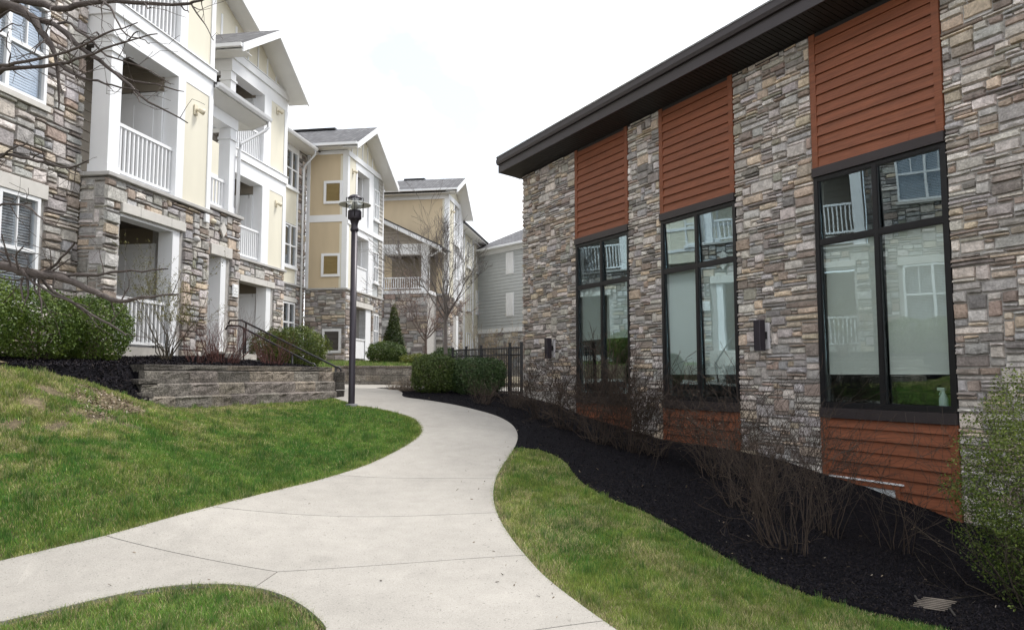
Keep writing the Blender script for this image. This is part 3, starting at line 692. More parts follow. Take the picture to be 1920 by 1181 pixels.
sb = MB(); sb.hexa([(EQ + .031, ES0, 7.13), (DW + 8.9, ES0, 5.99), (DW + 8.9, ES1 - .04, 5.99), (EQ + .031, ES1 - .04, 7.13), (EQ + .031, ES0, 7.2), (DW + 8.9, ES0, 6.06), (DW + 8.9, ES1 - .04, 6.06), (EQ + .031, ES1 - .04, 7.2)]); club.part('roof_deck', sb, SOFFD, roof)
fz = MB(); CF.box(fz, S0, S1, 6.93, 6.99, -.04, .012); club.part('frieze_board', fz, SOFFD)
# wall lamps
for s_, lab in ((9.06, 'black box wall lamp on the stone pier between the two larger windows'), (15.98, 'small black box wall lamp on the far stone corner beside the fence')):
    t = Thing('wall_lamp', lab, 'lamp', (DW, s_, 2.), TR, 'box lamps on the stone wall')
    pl = MB(); CF.box(pl, s_ - .075, s_ + .075, 2.02, 2.46, .02, .06); t.part('back_plate', pl, mat('lamp_back_plate', (.62, .60, .62), .35, .03, 4), bevel=.004)
    ar = MB(); CF.box(ar, s_ - .04, s_ + .04, 2.19, 2.31, .06, .13); t.part('arm', ar, BLACK)
    bx = MB(); CF.box(bx, s_ - .07, s_ + .07, 1.99, 2.50, .13, .26); t.part('lamp_housing', bx, LAMPM, bevel=.006)
    ln = MB(); CF.box(ln, s_ - .05, s_ + .05, 1.985, 1.992, .15, .24); t.part('lens', ln, SHADE)
# things on the inside sills
def lathe_obj(th, name, c, prof, m, n=16, parent=None): 
    mb = MB(); mb.lathe(c, prof, n); return th.part(name, mb, m, parent, smooth=True)
BOT = mat('pale_plastic', (.58, .70, .70), .4, .03, 6)
t = Thing('spray_bottle', 'pale spray bottle standing inside the nearest tall window', 'bottle', (DW + .14, 6.18, 1.10), TR)
bq, bs, bz = DW + .14, 6.18, 1.10
lathe_obj(t, 'bottle_body', (bq, bs, bz + .07), [(0, 0), (.055, 0), (.058, .02), (.056, .11), (.04, .15), (.024, .18), (.022, .2), (0, .2)], BOT)
mb = MB(); mb.box(bq - .02, bq + .02, bs - .03, bs + .075, bz + .285, bz + .325); mb.box(bq - .018, bq + .018, bs - .02, bs + .02, bz + .262, bz + .284); t.part('spray_head', mb, BOT, bevel=.005)
mb = MB(); mb.hexa([(bq - .008, bs + .02, bz + .284), (bq + .008, bs + .02, bz + .284), (bq + .008, bs + .03, bz + .284), (bq - .008, bs + .03, bz + .284), (bq - .008, bs + .05, bz + .225), (bq + .008, bs + .05, bz + .225), (bq + .008, bs + .06, bz + .23), (bq - .008, bs + .06, bz + .23)][::1]); t.part('trigger', mb, BOT)
PW = mat('white_china', (.72, .73, .73), .3, .03, 6)
for s_, lab, h in ((13.42, 'white jar on the inner sill of the far window, left of the white vase', .22), (13.18, 'white vase on the inner sill of the far window, right of the white jar', .30)):
    t = Thing('vase' if h > .25 else 'jar', lab, 'vase' if h > .25 else 'jar', (DW + .15, s_, 1.12), TR)
    lathe_obj(t, 'body', (DW + .15, s_, 1.10), [(0, 0), (.05, 0), (.07, h * .3), (.06, h * .62), (.03, h * .78), (.04, h), (.028, h), (0, h * .8)], PW)
    mb = MB(); mb.lathe((DW + .15, s_, 1.10), [(.041, h - .012), (.045, h - .004), (.041, h + .004)], 16); t.part('rim', mb, PW, smooth=True)

# ================================================================== APARTMENTS (left)
ap = Thing('apartment_building', 'long three storey stone and cream apartment building with stacked white balconies', 'building', (-8.9, 11.4, 1.9), -TL)
Q1, Q0, Q2, QL, QB = -8.9, -9.4, -11.3, -12.7, -11.0
F0, F1_, F2_, F3_ = facade(Q0), facade(Q1), facade(Q2), facade(QL); FB_ = facade(QB)
Z1, Z2, Z3, ZE = 2.1, 5.1, 8.15, 11.0
# masonry cores and walls --------------------------------------------------
mb = MB(); B = lambda f, *k: f.box(mb, *k)
for z0, z1 in ((1.2, 2.7), (4.42, 5.95), (7.55, 9.0), (10.6, ZE)): B(F0, 1., 11.37, z0, z1, -.3, -.03)
for a0, a1 in ((1., 3.2), (4.75, 5.4), (6.94, 8.95), (10.5, 11.37)):
    for z0, z1 in ((2.7, 4.42), (5.95, 7.55), (9.0, 10.6)): B(F0, a0, a1, z0, z1, -.3, -.03)
mb.box(Q0 + .001, Q1 - .03, 11.40, 11.79, 1.2, 5.0)                  # pier
FPC = facade(-9.25); B(F1_, 13.54, 14.53, 1.2, 5.0, -.6, -.03); B(FPC, 14.53, 15.22, 1.2, 5.28, -.6, -.03); B(FPC, 15.90, 16.42, 1.2, 5.28, -2.0, -.03)
B(F1_, 11.79, 13.54, 4.46, 5.0, -.5, -.03); B(FPC, 15.22, 15.90, 4.28, 5.28, -.5, -.03)
B(F2_, 15.8, 20.2, 1.2, 5.0, -.3, -.03); B(F2_, 20.2, 22.1, 4.33, 5.0, -.3, -.03); B(F2_, 22.1, 22.95, 1.2, 5.0, -1.5, -.03)
B(F3_, 22.95, 25.72, 1.2, 5.0, -.3, -.03); B(F3_, 25.72, 26.72, 4.3, 5.0, -.3, -.03); B(F3_, 25.72, 26.72, 1.2, 2.8, -.3, -.03); B(F3_, 26.72, 27.6, 1.2, 10.3, -.3, -.03)
mb.box(QL, QB - .03, 27.63, 27.9, 1.2, 4.93)
B(FB_, 27.9, 28.72, 1.2, 4.93, -.3, -.03); B(FB_, 28.72, 29.9, 4.3, 4.93, -.3, -.03); B(FB_, 30.5, 31.86, 1.2, 4.93, -.3, -.03); B(FB_, 29.9, 30.5, 1.2, 4.93, -.6, -.03)
ap.part('stone_backing', mb, MORTAR)
wrL = ((2, 3, 4, 5, 6, 7), (.8, 2.2, 3, 2.6, 1.6, .8)); hrL = ((1, 2, 3, 4), (3.2, 3.6, 1.8, .7))
HW = [(8.95, 10.5, 5.85, 7.62), (8.83, 10.63, 2.6, 4.67), (8.95, 10.5, 8.9, 10.7), (5.4, 6.94, 5.85, 7.62), (5.28, 7.06, 2.6, 4.67), (5.4, 6.94, 8.9, 10.7), (3.2, 4.75, 5.85, 7.62), (3.08, 4.87, 2.6, 4.67), (3.2, 4.75, 8.9, 10.7)]
jobs = [(F0, pack(2., 11.37, 1.7, ZE, HW, .075, .065, wrL, hrL), .014, .01, .045),
        (Face((0, 11.40), (1, 0), (0, -1)), pack(Q0 - .02, Q1, 1.7, 4.98, [], .06, .065, wrL, hrL), .014, .01, .04),
        (F1_, pack(11.37, 14.56, 1.7, 5.0, [(11.75, 13.66, 1.2, 4.64)], .075, .065, wrL, hrL), .014, .01, .045), (FPC, pack(14.56, 16.45, 1.7, 5.29, [(15.17, 16.06, 1.2, 4.52)], .075, .065, wrL, hrL), .014, .01, .045),
        (F2_, pack(19.3, 22.95, 1.8, 4.95, [(20.1, 22.25, 1.2, 4.52)], .085, .07, wrL, hrL), .014, .01, .045),
        (F3_, pack(22.95, 25.6, 1.8, 4.95, [], .085, .07, wrL, hrL), .014, .01, .045),
        (F3_, pack(25.6, 27.55, 1.8, 4.95, [(25.66, 26.8, 2.7, 4.5)], .085, .07, wrL, hrL), .014, .01, .045),
        (F3_, pack(26.8, 27.55, 5.05, 10.2, [], .085, .07, wrL, hrL), .014, .01, .045),
        (Face((0, 27.60), (1, 0), (0, -1)), pack(QL, QB, 1.9, 4.9, [(-12.0, -11.14, 2.4, 3.42)], .08, .065, wrL, hrL), .014, .01, .045),
        (FB_, pack(27.6, 31.86, 1.9, 4.93, [(28.6, 30.6, 1.2, 4.55), (30.75, 31.5, 2.6, 4.3)], .085, .07, wrL, hrL), .014, .01, .045)]
lay_stones(ap, jobs, PAL_R * np.array([1.38, 1.33, 1.27]), W_R)
# windows of the near stone wall
for (a0, a1) in ((8.95, 10.5), (5.4, 6.94), (3.2, 4.75)):
    window(ap, F0, a0, a1, 5.95, 7.58, 2, sill='stone', muntin=True); window(ap, F0, a0, a1, 2.68, 4.42, 2, sill='stone', muntin=True); window(ap, F0, a0, a1, 9.0, 10.62, 2, sill='stone', muntin=True)
    for (x0, x1) in ((a0 - .13, a0 + .5), (a0 + .503, a1 - .45), (a1 - .447, a1 + .13)): boxpart(ap, 'lintel_stone', CAST, (F0, x0, x1, 4.425, 4.66, -.05, .05), bevel=.006)
# lintels
for f, cutsl, z0, z1 in ((F1_, (11.75, 12.25, 13.18, 13.66), 4.46, 4.64), (FPC, (15.17, 15.72, 16.06), 4.28, 4.52), (F2_, (20.1, 20.9, 21.75, 22.25), 4.33, 4.52), (F3_, (25.66, 26.8), 4.32, 4.5), (FB_, (28.6, 29.5, 30.6), 4.33, 4.55)):
    for x0, x1 in zip(cutsl[:-1], cutsl[1:]): boxpart(ap, 'lintel_stone', CAST, (f, x0 + .002, x1 - .002, z0 + .002, z1, -.05, .055), bevel=.006)
# stone ledges at the second floor
for f, a0, a1, z in ((F1_, 11.33, 14.56, 5.02), (FPC, 14.562, 16.50, 5.29), (F2_, 19.3, 23.0, 4.95), (F3_, 23.0, 27.54, 4.95), (FB_, 27.56, 31.9, 4.90)):
    boxpart(ap, 'ledge', LEDGE, (f, a0, a1, z, z + .075, -.4, .08), bevel=.01)
boxpart(ap, 'ledge', LEDGE, (front(11.40), Q0 - .02, Q1 - .402, 5.02, 5.095, -.1, .075), bevel=.01); boxpart(ap, 'ledge', LEDGE, (front(27.6), QL, QB - .402, 4.90, 4.975, -.05, .07), bevel=.01)

def balcony(f, q, a0, a1, zf, zh, depth, trimr=.25, doorx=None, colL=True, rail=True, wallm=None, zc=None, nb=None, singles=True):
    """opening a0..a1 of a balcony: floor, back wall with boards, side walls, ceiling, door, column, railing"""
    wallm = wallm or TAUPE; bk = f.out(-depth)
    boxpart(ap, 'balcony_floor', WHITE, (f, a0 - .3, a1 + .02, zf - .18, zf, -depth, -.02))
    siding(ap, bk, a0 - .3, a1 + .02, zf, zh + .3, .2, wallm, singles=singles)
    sw = front(a1); boxpart(ap, 'side_wall', wallm, (sw, q - depth, q - .31, zf, zh + .3, -.05, -.022)); siding(ap, sw, q - .42, q - .305, zf, zh + .3, .2, wallm, d=.02, singles=False); siding(ap, sw, q - depth, q - .42, zf + 2.17, zh + .3, .2, wallm, d=.02, singles=False); boxpart(ap, 'side_wall', WHITE if q < -11 else wallm, (f, a0 - .35, a0 - .302, zf, zh + .3, -depth, -.62))
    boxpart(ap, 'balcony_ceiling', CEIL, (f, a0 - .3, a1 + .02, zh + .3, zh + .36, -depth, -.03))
    if doorx: door(ap, sw, q - 1.38, q - .40, zf + .02, zf + 2.04, .005)
    if rail: railing(ap, f, a0, a1, zf + .01, zf + .98, -.1, n=nb, singles=singles)
def square_column(f, a0, a1, z0, z1, d0, d1):
    mb = MB(); f.box(mb, a0, a1, z0, z1, d0, d1); c = ap.part('column', mb, WHITE)
    boxpart(ap, 'column_capital', WHITE, (f, a0 - .03, a1 + .03, z1 - .28, z1 - .22, d0 - .03, d1 + .03), parent=c); boxpart(ap, 'column_base', WHITE, (f, a0 - .02, a1 + .02, z0, z0 + .16, d0 - .02, d1 + .018), parent=c)
# --- bay 1
for lev, (zf, zh, zt) in enumerate(((Z2, 7.55, Z3), (Z3, 10.45, ZE))):
    balcony(F1_, Q1, 11.75, 13.30, zf, zh, 1.5, doorx=(11.62, 12.62), nb=13)
    square_column(F1_, 11.45, 11.74, zf, zh, -.41, -.06)
    boxpart(ap, 'beam', WHITE, (F1_, 11.40, 14.56, zh, zt - .22, -.42, .0)); boxpart(ap, 'beam_return', WHITE, (front(11.40), Q1 - 1.9, Q1 - .421, zh, zt - .22, -.3, .0))
    boxpart(ap, 'band_board', WHITE, (F1_, 11.36, 14.58, zt - .22, zt + .01, -.2, .05)); boxpart(ap, 'band_cap', WHITE, (F1_, 11.34, 14.60, zt + .012, zt + .035, -.2, .075))
    boxpart(ap, 'band_board', WHITE, (front(11.36), Q1 - 1.9, Q1 - .202, zt - .22, zt + .01, -.2, .0))
    boxpart(ap, 'trim_board', WHITE, (F1_, 13.30, 13.55, zf, zh - .002, -.3, .012))
    boxpart(ap, 'panel', CREAM, (F1_, 13.552, 14.40, zf, zh + .002, -1.5, -.01)); boxpart(ap, 'trim_board', WHITE, (F1_, 14.402, 14.55, zf, zh - .002, -1.6, .014))
ax = MB(); ax.box(Q1 - .42, Q1 - .021, 11.41, 14.55, Z2 - .08, Z2 - .003); ap.part('balcony_base', ax, WHITE)
# ground-floor patio of bay 1
boxpart(ap, 'jamb', WHITE, (F1_, 13.32, 13.54, 1.9, 4.455, -.32, -.012)); boxpart(ap, 'opening_trim', WHITE, (F1_, 11.79, 13.318, 4.40, 4.455, -.3, -.012))
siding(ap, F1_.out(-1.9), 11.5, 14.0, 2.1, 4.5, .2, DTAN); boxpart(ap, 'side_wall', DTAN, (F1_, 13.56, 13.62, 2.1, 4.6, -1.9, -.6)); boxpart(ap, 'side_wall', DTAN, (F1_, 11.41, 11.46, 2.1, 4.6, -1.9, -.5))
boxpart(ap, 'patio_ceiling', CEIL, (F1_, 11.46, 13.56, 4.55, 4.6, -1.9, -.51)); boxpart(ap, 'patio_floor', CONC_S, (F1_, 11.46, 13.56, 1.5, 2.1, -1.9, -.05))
door(ap, front(13.555), Q1 - 1.65, Q1 - .62, 2.12, 4.12, .0); railing(ap, F1_, 11.79, 13.32, 2.08, 3.0, -.12, n=13)
# breezeway
boxpart(ap, 'jamb', WHITE, (FPC, 15.68, 15.89, 1.9, 4.275, -.32, -.012)); bw = MB(); FPC.box(bw, 15.0, 16.1, 1.9, 4.9, -2.1, -2.0); ap.part('breezeway_wall', bw, mat('breezeway_paint', (.33, .25, .12), .7, .06, 3))
boxpart(ap, 'breezeway_ceiling', CEIL, (FPC, 15.0, 16.1, 4.5, 4.55, -2.0, -.51)); boxpart(ap, 'breezeway_floor', CONC_S, (FPC, 14.7, 16.1, 1.6, 2.1, -2.0, .5))
# centre porch on the second floor
boxpart(ap, 'centre_wall', CREAM, (facade(-11.1), 14.56, 19.3, 5.0, 7.9, -.3, 0)); boxpart(ap, 'centre_wall', CREAM, (facade(-13.0), 14.0, 24.0, 7.9, 13.5, -.3, 0))
boxpart(ap, 'porch_floor', WHITE, (FPC, 14.56, 16.4, 5.29, 5.35, -1.8, -.42)); square_column(FPC, 15.93, 16.19, 5.37, 7.40, -.30, -.02)
railing(ap, FPC, 14.57, 15.92, 5.38, 6.12, -.15, n=10)
boxpart(ap, 'beam', WHITE, (FPC, 14.56, 16.24, 7.40, 7.66, -.36, .0)); boxpart(ap, 'beam_return', WHITE, (front(16.24), -11.05, -9.25 - .362, 7.40, 7.66, .0, .3))
for z in (5.4, 6.15, 6.9): boxpart(ap, 'wall_trim', WHITE, (facade(-11.1), 14.6, 19.3, z, z + .1, 0, .03))
window(ap, facade(-11.1), 16.0, 17.2, 5.6, 7.1, 2)
GQ = -8.82
pr = roof_slab(ap, [(GQ, 14.56, 7.92), (GQ, 16.95, 7.92), (-13.0, 16.95, 9.45), (-13.0, 14.56, 9.45)], .05, name='porch_roof')
so = MB(); so.hexa([(-11.05, 14.57, 7.66), (-9.25, 14.57, 7.665), (-9.25, 16.9, 7.665), (-11.05, 16.9, 7.66), (-11.05, 14.57, 7.68), (-9.25, 14.57, 7.685), (-9.25, 16.9, 7.685), (-11.05, 16.9, 7.68)]); so.hexa([(-9.249, 14.57, 7.665), (GQ - .04, 14.57, 7.80), (GQ - .04, 16.9, 7.80), (-9.249, 16.9, 7.665), (-9.249, 14.57, 7.685), (GQ - .04, 14.57, 7.82), (GQ - .04, 16.9, 7.82), (-9.249, 16.9, 7.685)])
ap.part('porch_soffit', so, SOFFW, pr)
g = MB(); g.prism([(-11.05, 16.901, 7.655), (-9.25, 16.901, 7.655), (GQ - .03, 16.901, 7.79), (GQ - .03, 16.901, 7.91), (-11.05, 16.901, 8.70)], (0, .035, 0)); ap.part('end_board', g, WHITE, pr)
gutter(ap, (GQ, 14.57, 7.88), (GQ, 16.97, 7.88))
mb = MB(); mb.tube([(GQ, 16.9, 7.83), (GQ, 16.9, 7.70), (GQ - .06, 16.85, 7.60), (-9.20, 16.28, 7.12), (-9.21, 16.24, 6.9), (-9.21, 16.24, 5.4)], .042, 8); ap.part('downspout', mb, WHITE, smooth=True)
# --- bay 2
for lev, (zf, zh, zt) in enumerate(((5.03, 7.45, 8.12), (8.12, 10.36, 10.95))):
    balcony(F2_, Q2, 19.72, 21.35, zf, zh, 1.6, doorx=(19.75, 20.8), nb=14)
    square_column(F2_, 19.42, 19.71, zf, zh, -.36, -.04)
    boxpart(ap, 'beam', WHITE, (F2_, 19.40, 22.95, zh, zt - .22, -.4, .0)); boxpart(ap, 'beam_return', WHITE, (front(19.40), Q2 - 1.9, Q2 - .402, zh, zt - .22, -.3, .0))
    boxpart(ap, 'band_board', WHITE, (F2_, 19.36, 22.99, zt - .22, zt + .01, -.2, .05)); boxpart(ap, 'band_cap', WHITE, (F2_, 19.34, 23.0, zt + .012, zt + .035, -.2, .075))
    boxpart(ap, 'trim_board', WHITE, (F2_, 21.35, 21.80, zf, zh - .002, -.3, .012)); boxpart(ap, 'panel', CREAM, (F2_, 21.802, 22.74, zf, zh + .002, -1.6, -.01)); boxpart(ap, 'trim_board', WHITE, (F2_, 22.742, 22.95, zf, zh - .002, -1.6, .014))
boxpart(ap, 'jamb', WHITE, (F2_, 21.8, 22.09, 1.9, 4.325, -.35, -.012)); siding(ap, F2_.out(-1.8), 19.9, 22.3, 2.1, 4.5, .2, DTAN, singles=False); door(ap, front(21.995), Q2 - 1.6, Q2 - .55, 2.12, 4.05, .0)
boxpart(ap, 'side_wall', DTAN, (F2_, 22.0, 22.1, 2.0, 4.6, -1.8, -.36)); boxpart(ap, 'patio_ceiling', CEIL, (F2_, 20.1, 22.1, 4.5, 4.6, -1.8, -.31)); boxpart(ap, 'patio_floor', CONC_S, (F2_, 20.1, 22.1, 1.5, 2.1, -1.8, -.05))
# gable over bay 2
tri = MB(); tri.prism([(Q2 - .05, 19.3, 10.96), (Q2 - .05, 22.95, 10.96), (Q2 - .05, 20.95, 12.05)], (-.12, 0, 0)); ap.part('gable_wall', tri, CREAM)
for a, z in ((19.75, 11.2), (20.35, 11.6), (20.95, 12.0), (21.55, 11.65), (22.15, 11.3)): boxpart(ap, 'batten', WHITE, (F2_, a - .03, a + .03, 10.985, z - .04, -.06, -.02))
gable(ap, Q2 + .68, 18.78, 10.86, 20.95, 12.24, 23.12, 10.84, 5, Q2 - .05)
gutter(ap, (Q2 + .66, 18.74, 10.78), (Q2 - 3, 18.74, 10.78))
so = MB(); so.box(Q2 - 3, Q2 + .64, 18.80, 19.35, 10.70, 10.715); ap.part('soffit', so, SOFFW)
# centre gable (behind)
tri = MB(); tri.prism([(-13.02, 16.6, 13.3), (-13.02, 23.2, 13.3), (-13.02, 20.0, 14.7)], (-.1, 0, 0)); ap.part('gable_wall', tri, CREAM)
for a in (17.6, 18.6, 19.6, 20.6, 21.6, 22.5): boxpart(ap, 'batten', WHITE, (facade(-13.0), a - .045, a + .045, 9.5, 13.25, 0, .03))
gable(ap, -12.4, 16.8, 13.42, 20.0, 14.78, 23.22, 13.42, 6, -13.02)
# roof over the near stone wall and bay 1
roof_slab(ap, [(Q0 + .55, 0, 11.05), (Q0 + .55, 14.2, 11.05), (Q0 - 5, 14.2, 13.6), (Q0 - 5, 0, 13.6)], .06)
so = MB(); so.box(Q0 - .2, Q0 + .5, 0, 11.35, 10.93, 10.95); ap.part('soffit', so, SOFFW); gutter(ap, (Q0 + .57, 0, 10.98), (Q0 + .57, 11.3, 10.98))
gable(ap, Q1 + .6, 10.7, 11.1, 12.95, 12.5, 15.2, 11.1, 5, Q1)
# --- link with windows
boxpart(ap, 'panel', CREAM, (F3_, 22.95, 25.70, 5.03, 10.3, -.3, -.01))
for z0, z1 in ((7.3, 8.62), (5.03, 5.6), (10.2, 10.35)): boxpart(ap, 'panel', CREAM, (F3_, 25.702, 26.72, z0, z1, -.3, -.012))
boxpart(ap, 'trim_board', WHITE, (F3_, 26.722, 26.82, 5.03, 10.3, -.1, .02)); boxpart(ap, 'band_board', WHITE, (F3_, 25.2, 26.72, 10.1, 10.3, -.005, .025))
for z0, z1 in ((8.66, 10.1), (5.66, 7.26), (2.8, 4.3)): window(ap, F3_, 25.72, 26.72, z0, z1, 2, blind=False)
roof_slab(ap, [(QL + .6, 22.9, 10.42), (QL + .6, 27.5, 10.42), (QL - 5, 27.5, 13.2), (QL - 5, 22.9, 13.2)], .05)
so = MB(); so.box(QL, QL + .56, 22.9, 27.5, 10.3, 10.315); ap.part('soffit', so, SOFFW); gutter(ap, (QL + .62, 22.96, 10.36), (QL + .62, 27.1, 10.36))
mb = MB(); mb.tube([(QL + .62, 26.95, 10.3), (QL + .62, 26.95, 10.15), (QL + .1, 27.12, 9.75), (QL + .07, 27.13, 9.6), (QL + .07, 27.13, 1.9)], .045, 8); ap.part('downspout', mb, WHITE, smooth=True)
# --- projecting wing B
FF = front(27.6)
for z0, z1 in ((4.98, 7.60), (7.88, 10.32)): boxpart(ap, 'panel', TAN, (FF, QL + .0, QB - .2, z0, z1, -.2, -.01))
boxpart(ap, 'band_board', WHITE, (FF, QL + .04, QB - .1, 7.602, 7.878, -.1, .015)); boxpart(ap, 'frieze_board', WHITE, (FF, QL + .04, QB + .0, 10.322, 10.47, -.1, .012))
boxpart(ap, 'trim_board', WHITE, (FF, QL + .002, QL + .14, 4.98, 10.32, -.1, .02)); boxpart(ap, 'trim_board', WHITE, (FF, QB - .198, QB + .015, 4.98, 10.32, -.2, .018))
def louver(face, a0, a1, z0, z1, m):
    mb = MB(); t = .1
    for q in ((a0, a0 + t, z0, z1), (a1 - t, a1, z0, z1), (a0 + t, a1 - t, z0, z0 + t), (a0 + t, a1 - t, z1 - t, z1)): face.box(mb, *q, -.02, .05)
    o = ap.part('louver', mb, WHITE); sl = MB(); z = z0 + t
    while z < z1 - t - .02:
        P = face.P; sl.hexa([P(a0 + t, z, .03), P(a1 - t, z, .03), P(a1 - t, z + .012, .035), P(a0 + t, z + .012, .035), P(a0 + t, z + .035, -.005), P(a1 - t, z + .035, -.005), P(a1 - t, z + .047, 0), P(a0 + t, z + .047, 0)]); z += .05
    ap.part('slats', sl, m, o, kind='stuff'); bk = MB(); face.box(bk, a0 + t, a1 - t, z0 + t, z1 - t, -.02, -.01); ap.part('louver_back', bk, m, o)
GOLD = mat('golden_louver', (.36, .27, .12), .6, .05, 3); louver(FF, -11.97, -11.2, 8.32, 9.24, GOLD); louver(FF, -12.02, -11.24, 5.42, 6.34, GOLD); louver(FF, -11.92, -11.14, 2.43, 3.37, mat('brown_louver', (.12, .11, .10), .6, .05, 3))
for zf, zh, zt in ((4.97, 7.25, 7.72), (7.72, 9.95, 10.45)):
    boxpart(ap, 'panel', CREAM, (FB_, 27.60, 28.50, zf, zt - .2, -.3, -.01)); boxpart(ap, 'trim_board', WHITE, (FB_, 28.502, 28.66, zf, zh, -.3, .012))
    siding(ap, FB_.out(-1.4), 28.5, 30.5, zf, zt, .2, DTAN, singles=False); boxpart(ap, 'balcony_floor', WHITE, (FB_, 28.6, 30.5, zf - .15, zf, -1.4, -.02))
    sc = MB()
    for i in range(6): FB_.box(sc, 29.30 + i * .115, 29.30 + i * .115 + .108, zf, zh, -1.38, -1.33)
    FB_.box(sc, 30.0, 30.05, zf, zh, -1.3, -.3); ap.part('screen_wall', sc, WHITE)
    sp_ = MB()
    for i in range(12): FB_.box(sp_, 28.66 + i * .115, 28.66 + i * .115 + .108, zf + .02, zf + 1.0, -.1, -.06)
    FB_.box(sp_, 28.66, 30.05, zf + 1.001, zf + 1.06, -.13, -.03); ap.part('solid_railing', sp_, WHITE)
    boxpart(ap, 'trim_board', WHITE, (FB_, 30.05, 30.6, zf, zh, -.4, .012)); boxpart(ap, 'beam', WHITE, (FB_, 28.5, 30.6, zh + .002, zt - .2, -.4, .0)); boxpart(ap, 'band_board', WHITE, (FB_, 27.6, 31.86, zt - .198, zt + .01, -.2, .05))
    boxpart(ap, 'balcony_ceiling', CEIL, (FB_, 28.5, 30.5, zh + .1, zh + .15, -1.4, -.41))
    wl = MB(); FB_.box(wl, 30.602, 31.8, zf, zt - .2, -.3, -.02); ap.part('siding_backing', wl, GREYS); siding(ap, FB_, 31.32, 31.78, zf, zt - .2, .18, mat('warm_grey_siding', (.40, .385, .36), .6, .05, 3), singles=False)
    window(ap, FB_, 30.66, 31.3, zf + .62, zf + 1.95, 2, blind=False)
    boxpart(ap, 'trim_board', WHITE, (FB_, 31.782, 31.9, zf, zt - .2, -.3, .03))
boxpart(ap, 'jamb', WHITE, (FB_, 29.9, 30.5, 1.9, 4.325, -.3, -.012)); pb = MB(); FB_.box(pb, 28.4, 30.4, 1.9, 4.6, -1.5, -1.45); ap.part('patio_wall', pb, DTAN)
sp_ = MB()
for i in range(11): FB_.box(sp_, 28.74 + i * .107, 28.74 + i * .107 + .1, 2.25, 3.0, -.1, -.06)
FB_.box(sp_, 28.73, 29.9, 3.001, 3.06, -.12, -.03); ap.part('solid_railing', sp_, WHITE); window(ap, FB_, 30.78, 31.4, 2.75, 4.2, 2, blind=False)
tri = MB(); tri.prism([(QB - .05, 27.6, 10.46), (QB - .05, 31.86, 10.40), (QB - .05, 29.25, 11.62)], (-.12, 0, 0)); ap.part('gable_wall', tri, CREAM)
for a, z in ((28.1, 10.95), (28.7, 11.25), (29.3, 11.55), (29.9, 11.25), (30.5, 10.95)): boxpart(ap, 'batten', WHITE, (FB_, a - .035, a + .035, 10.47, z, -.06, -.02))
gable(ap, QB + .6, 27.1, 10.62, 29.25, 11.9, 32.3, 10.14, 6, QB - .05); gutter(ap, (QB + .58, 27.06, 10.56), (QL + .3, 27.06, 10.56))
so = MB(); so.box(QL, QB + .56, 27.12, 27.55, 10.475, 10.49); ap.part('soffit', so, SOFFW)
mb = MB(); mb.box(QL - 2, QB - 1.2, 29.12, 29.38, 11.88, 11.95); ap.part('ridge_vent', mb, BLACK)
# fittings on the stone and panels: flood lights, plaque, diamond
def flood(f, a, z, lab):
    t = Thing('flood_light', lab, 'light', f.P(a, z), -TL, 'beige flood lights on the panels')
    mb = MB(); f.box(mb, a - .06, a + .06, z - .11, z + .11, 0, .02); t.part('mounting_plate', mb, LIGHTB, bevel=.005)
    P = f.P; mb = MB(); mb.tube([P(a, z, .02), P(a + .01, z, .08)], .03, 8); mb.tube([P(a + .0, z, .06), P(a + .05, z - .01, .10), P(a + .10, z - .02, .13)], [.035, .055, .07], 10); t.part('lamp_head', mb, LIGHTB, smooth=True)
flood(F1_, 13.92, 7.08, 'beige flood light on the near cream panel of the second floor'); flood(F2_, 22.22, 10.15, 'beige flood light high on the cream panel under the gable'); flood(F2_, 22.28, 7.1, 'beige flood light on the far cream panel at second floor height'); flood(FB_, 28.15, 9.75, 'small flood light on the narrow panel of the projecting wing')
DEC = Thing('wall_plaque', 'square white plaque on the stone beside the narrow entrance', 'sign', FPC.P(16.22, 3.43), -TL)
mb = MB(); FPC.box(mb, 16.11, 16.34, 3.41, 3.71, .03, .07); DEC.part('plaque_plate', mb, WHITE, bevel=.008); mb = MB()
for k in range(3): FPC.box(mb, 16.14, 16.31, 3.48 + k * .07, 3.50 + k * .07, .07, .078)
DEC.part('raised_bars', mb, SOFFW)
mb = MB(); P = FPC.P; mb.prism([P(15.63, 4.72, .03), P(15.76, 4.90, .03), P(15.63, 5.08, .03), P(15.50, 4.90, .03)], (.04, 0, 0)); ap.part('diamond_stone', mb, CAST)
vb = MB(); F1_.box(vb, 14.30, 14.45, 4.80, 4.98, .02, .08); ap.part('vent_cover', vb, WHITE, bevel=.008)
mb = MB(); mb.lathe((-9.25 + .03, 15.22, 5.0), [(0, -.04), (.07, -.03), (.085, .02), (.05, .06), (0, .07)], 12); ap.part('alarm_light', mb, LIGHTB, smooth=True)
mb = MB(); mb.lathe((Q1 + .02, 14.06, 4.38), [(0, -.07), (.08, -.04), (.09, .02), (.05, .07), (0, .08)], 12); ap.part('round_boss', mb, LEDGE, smooth=True)

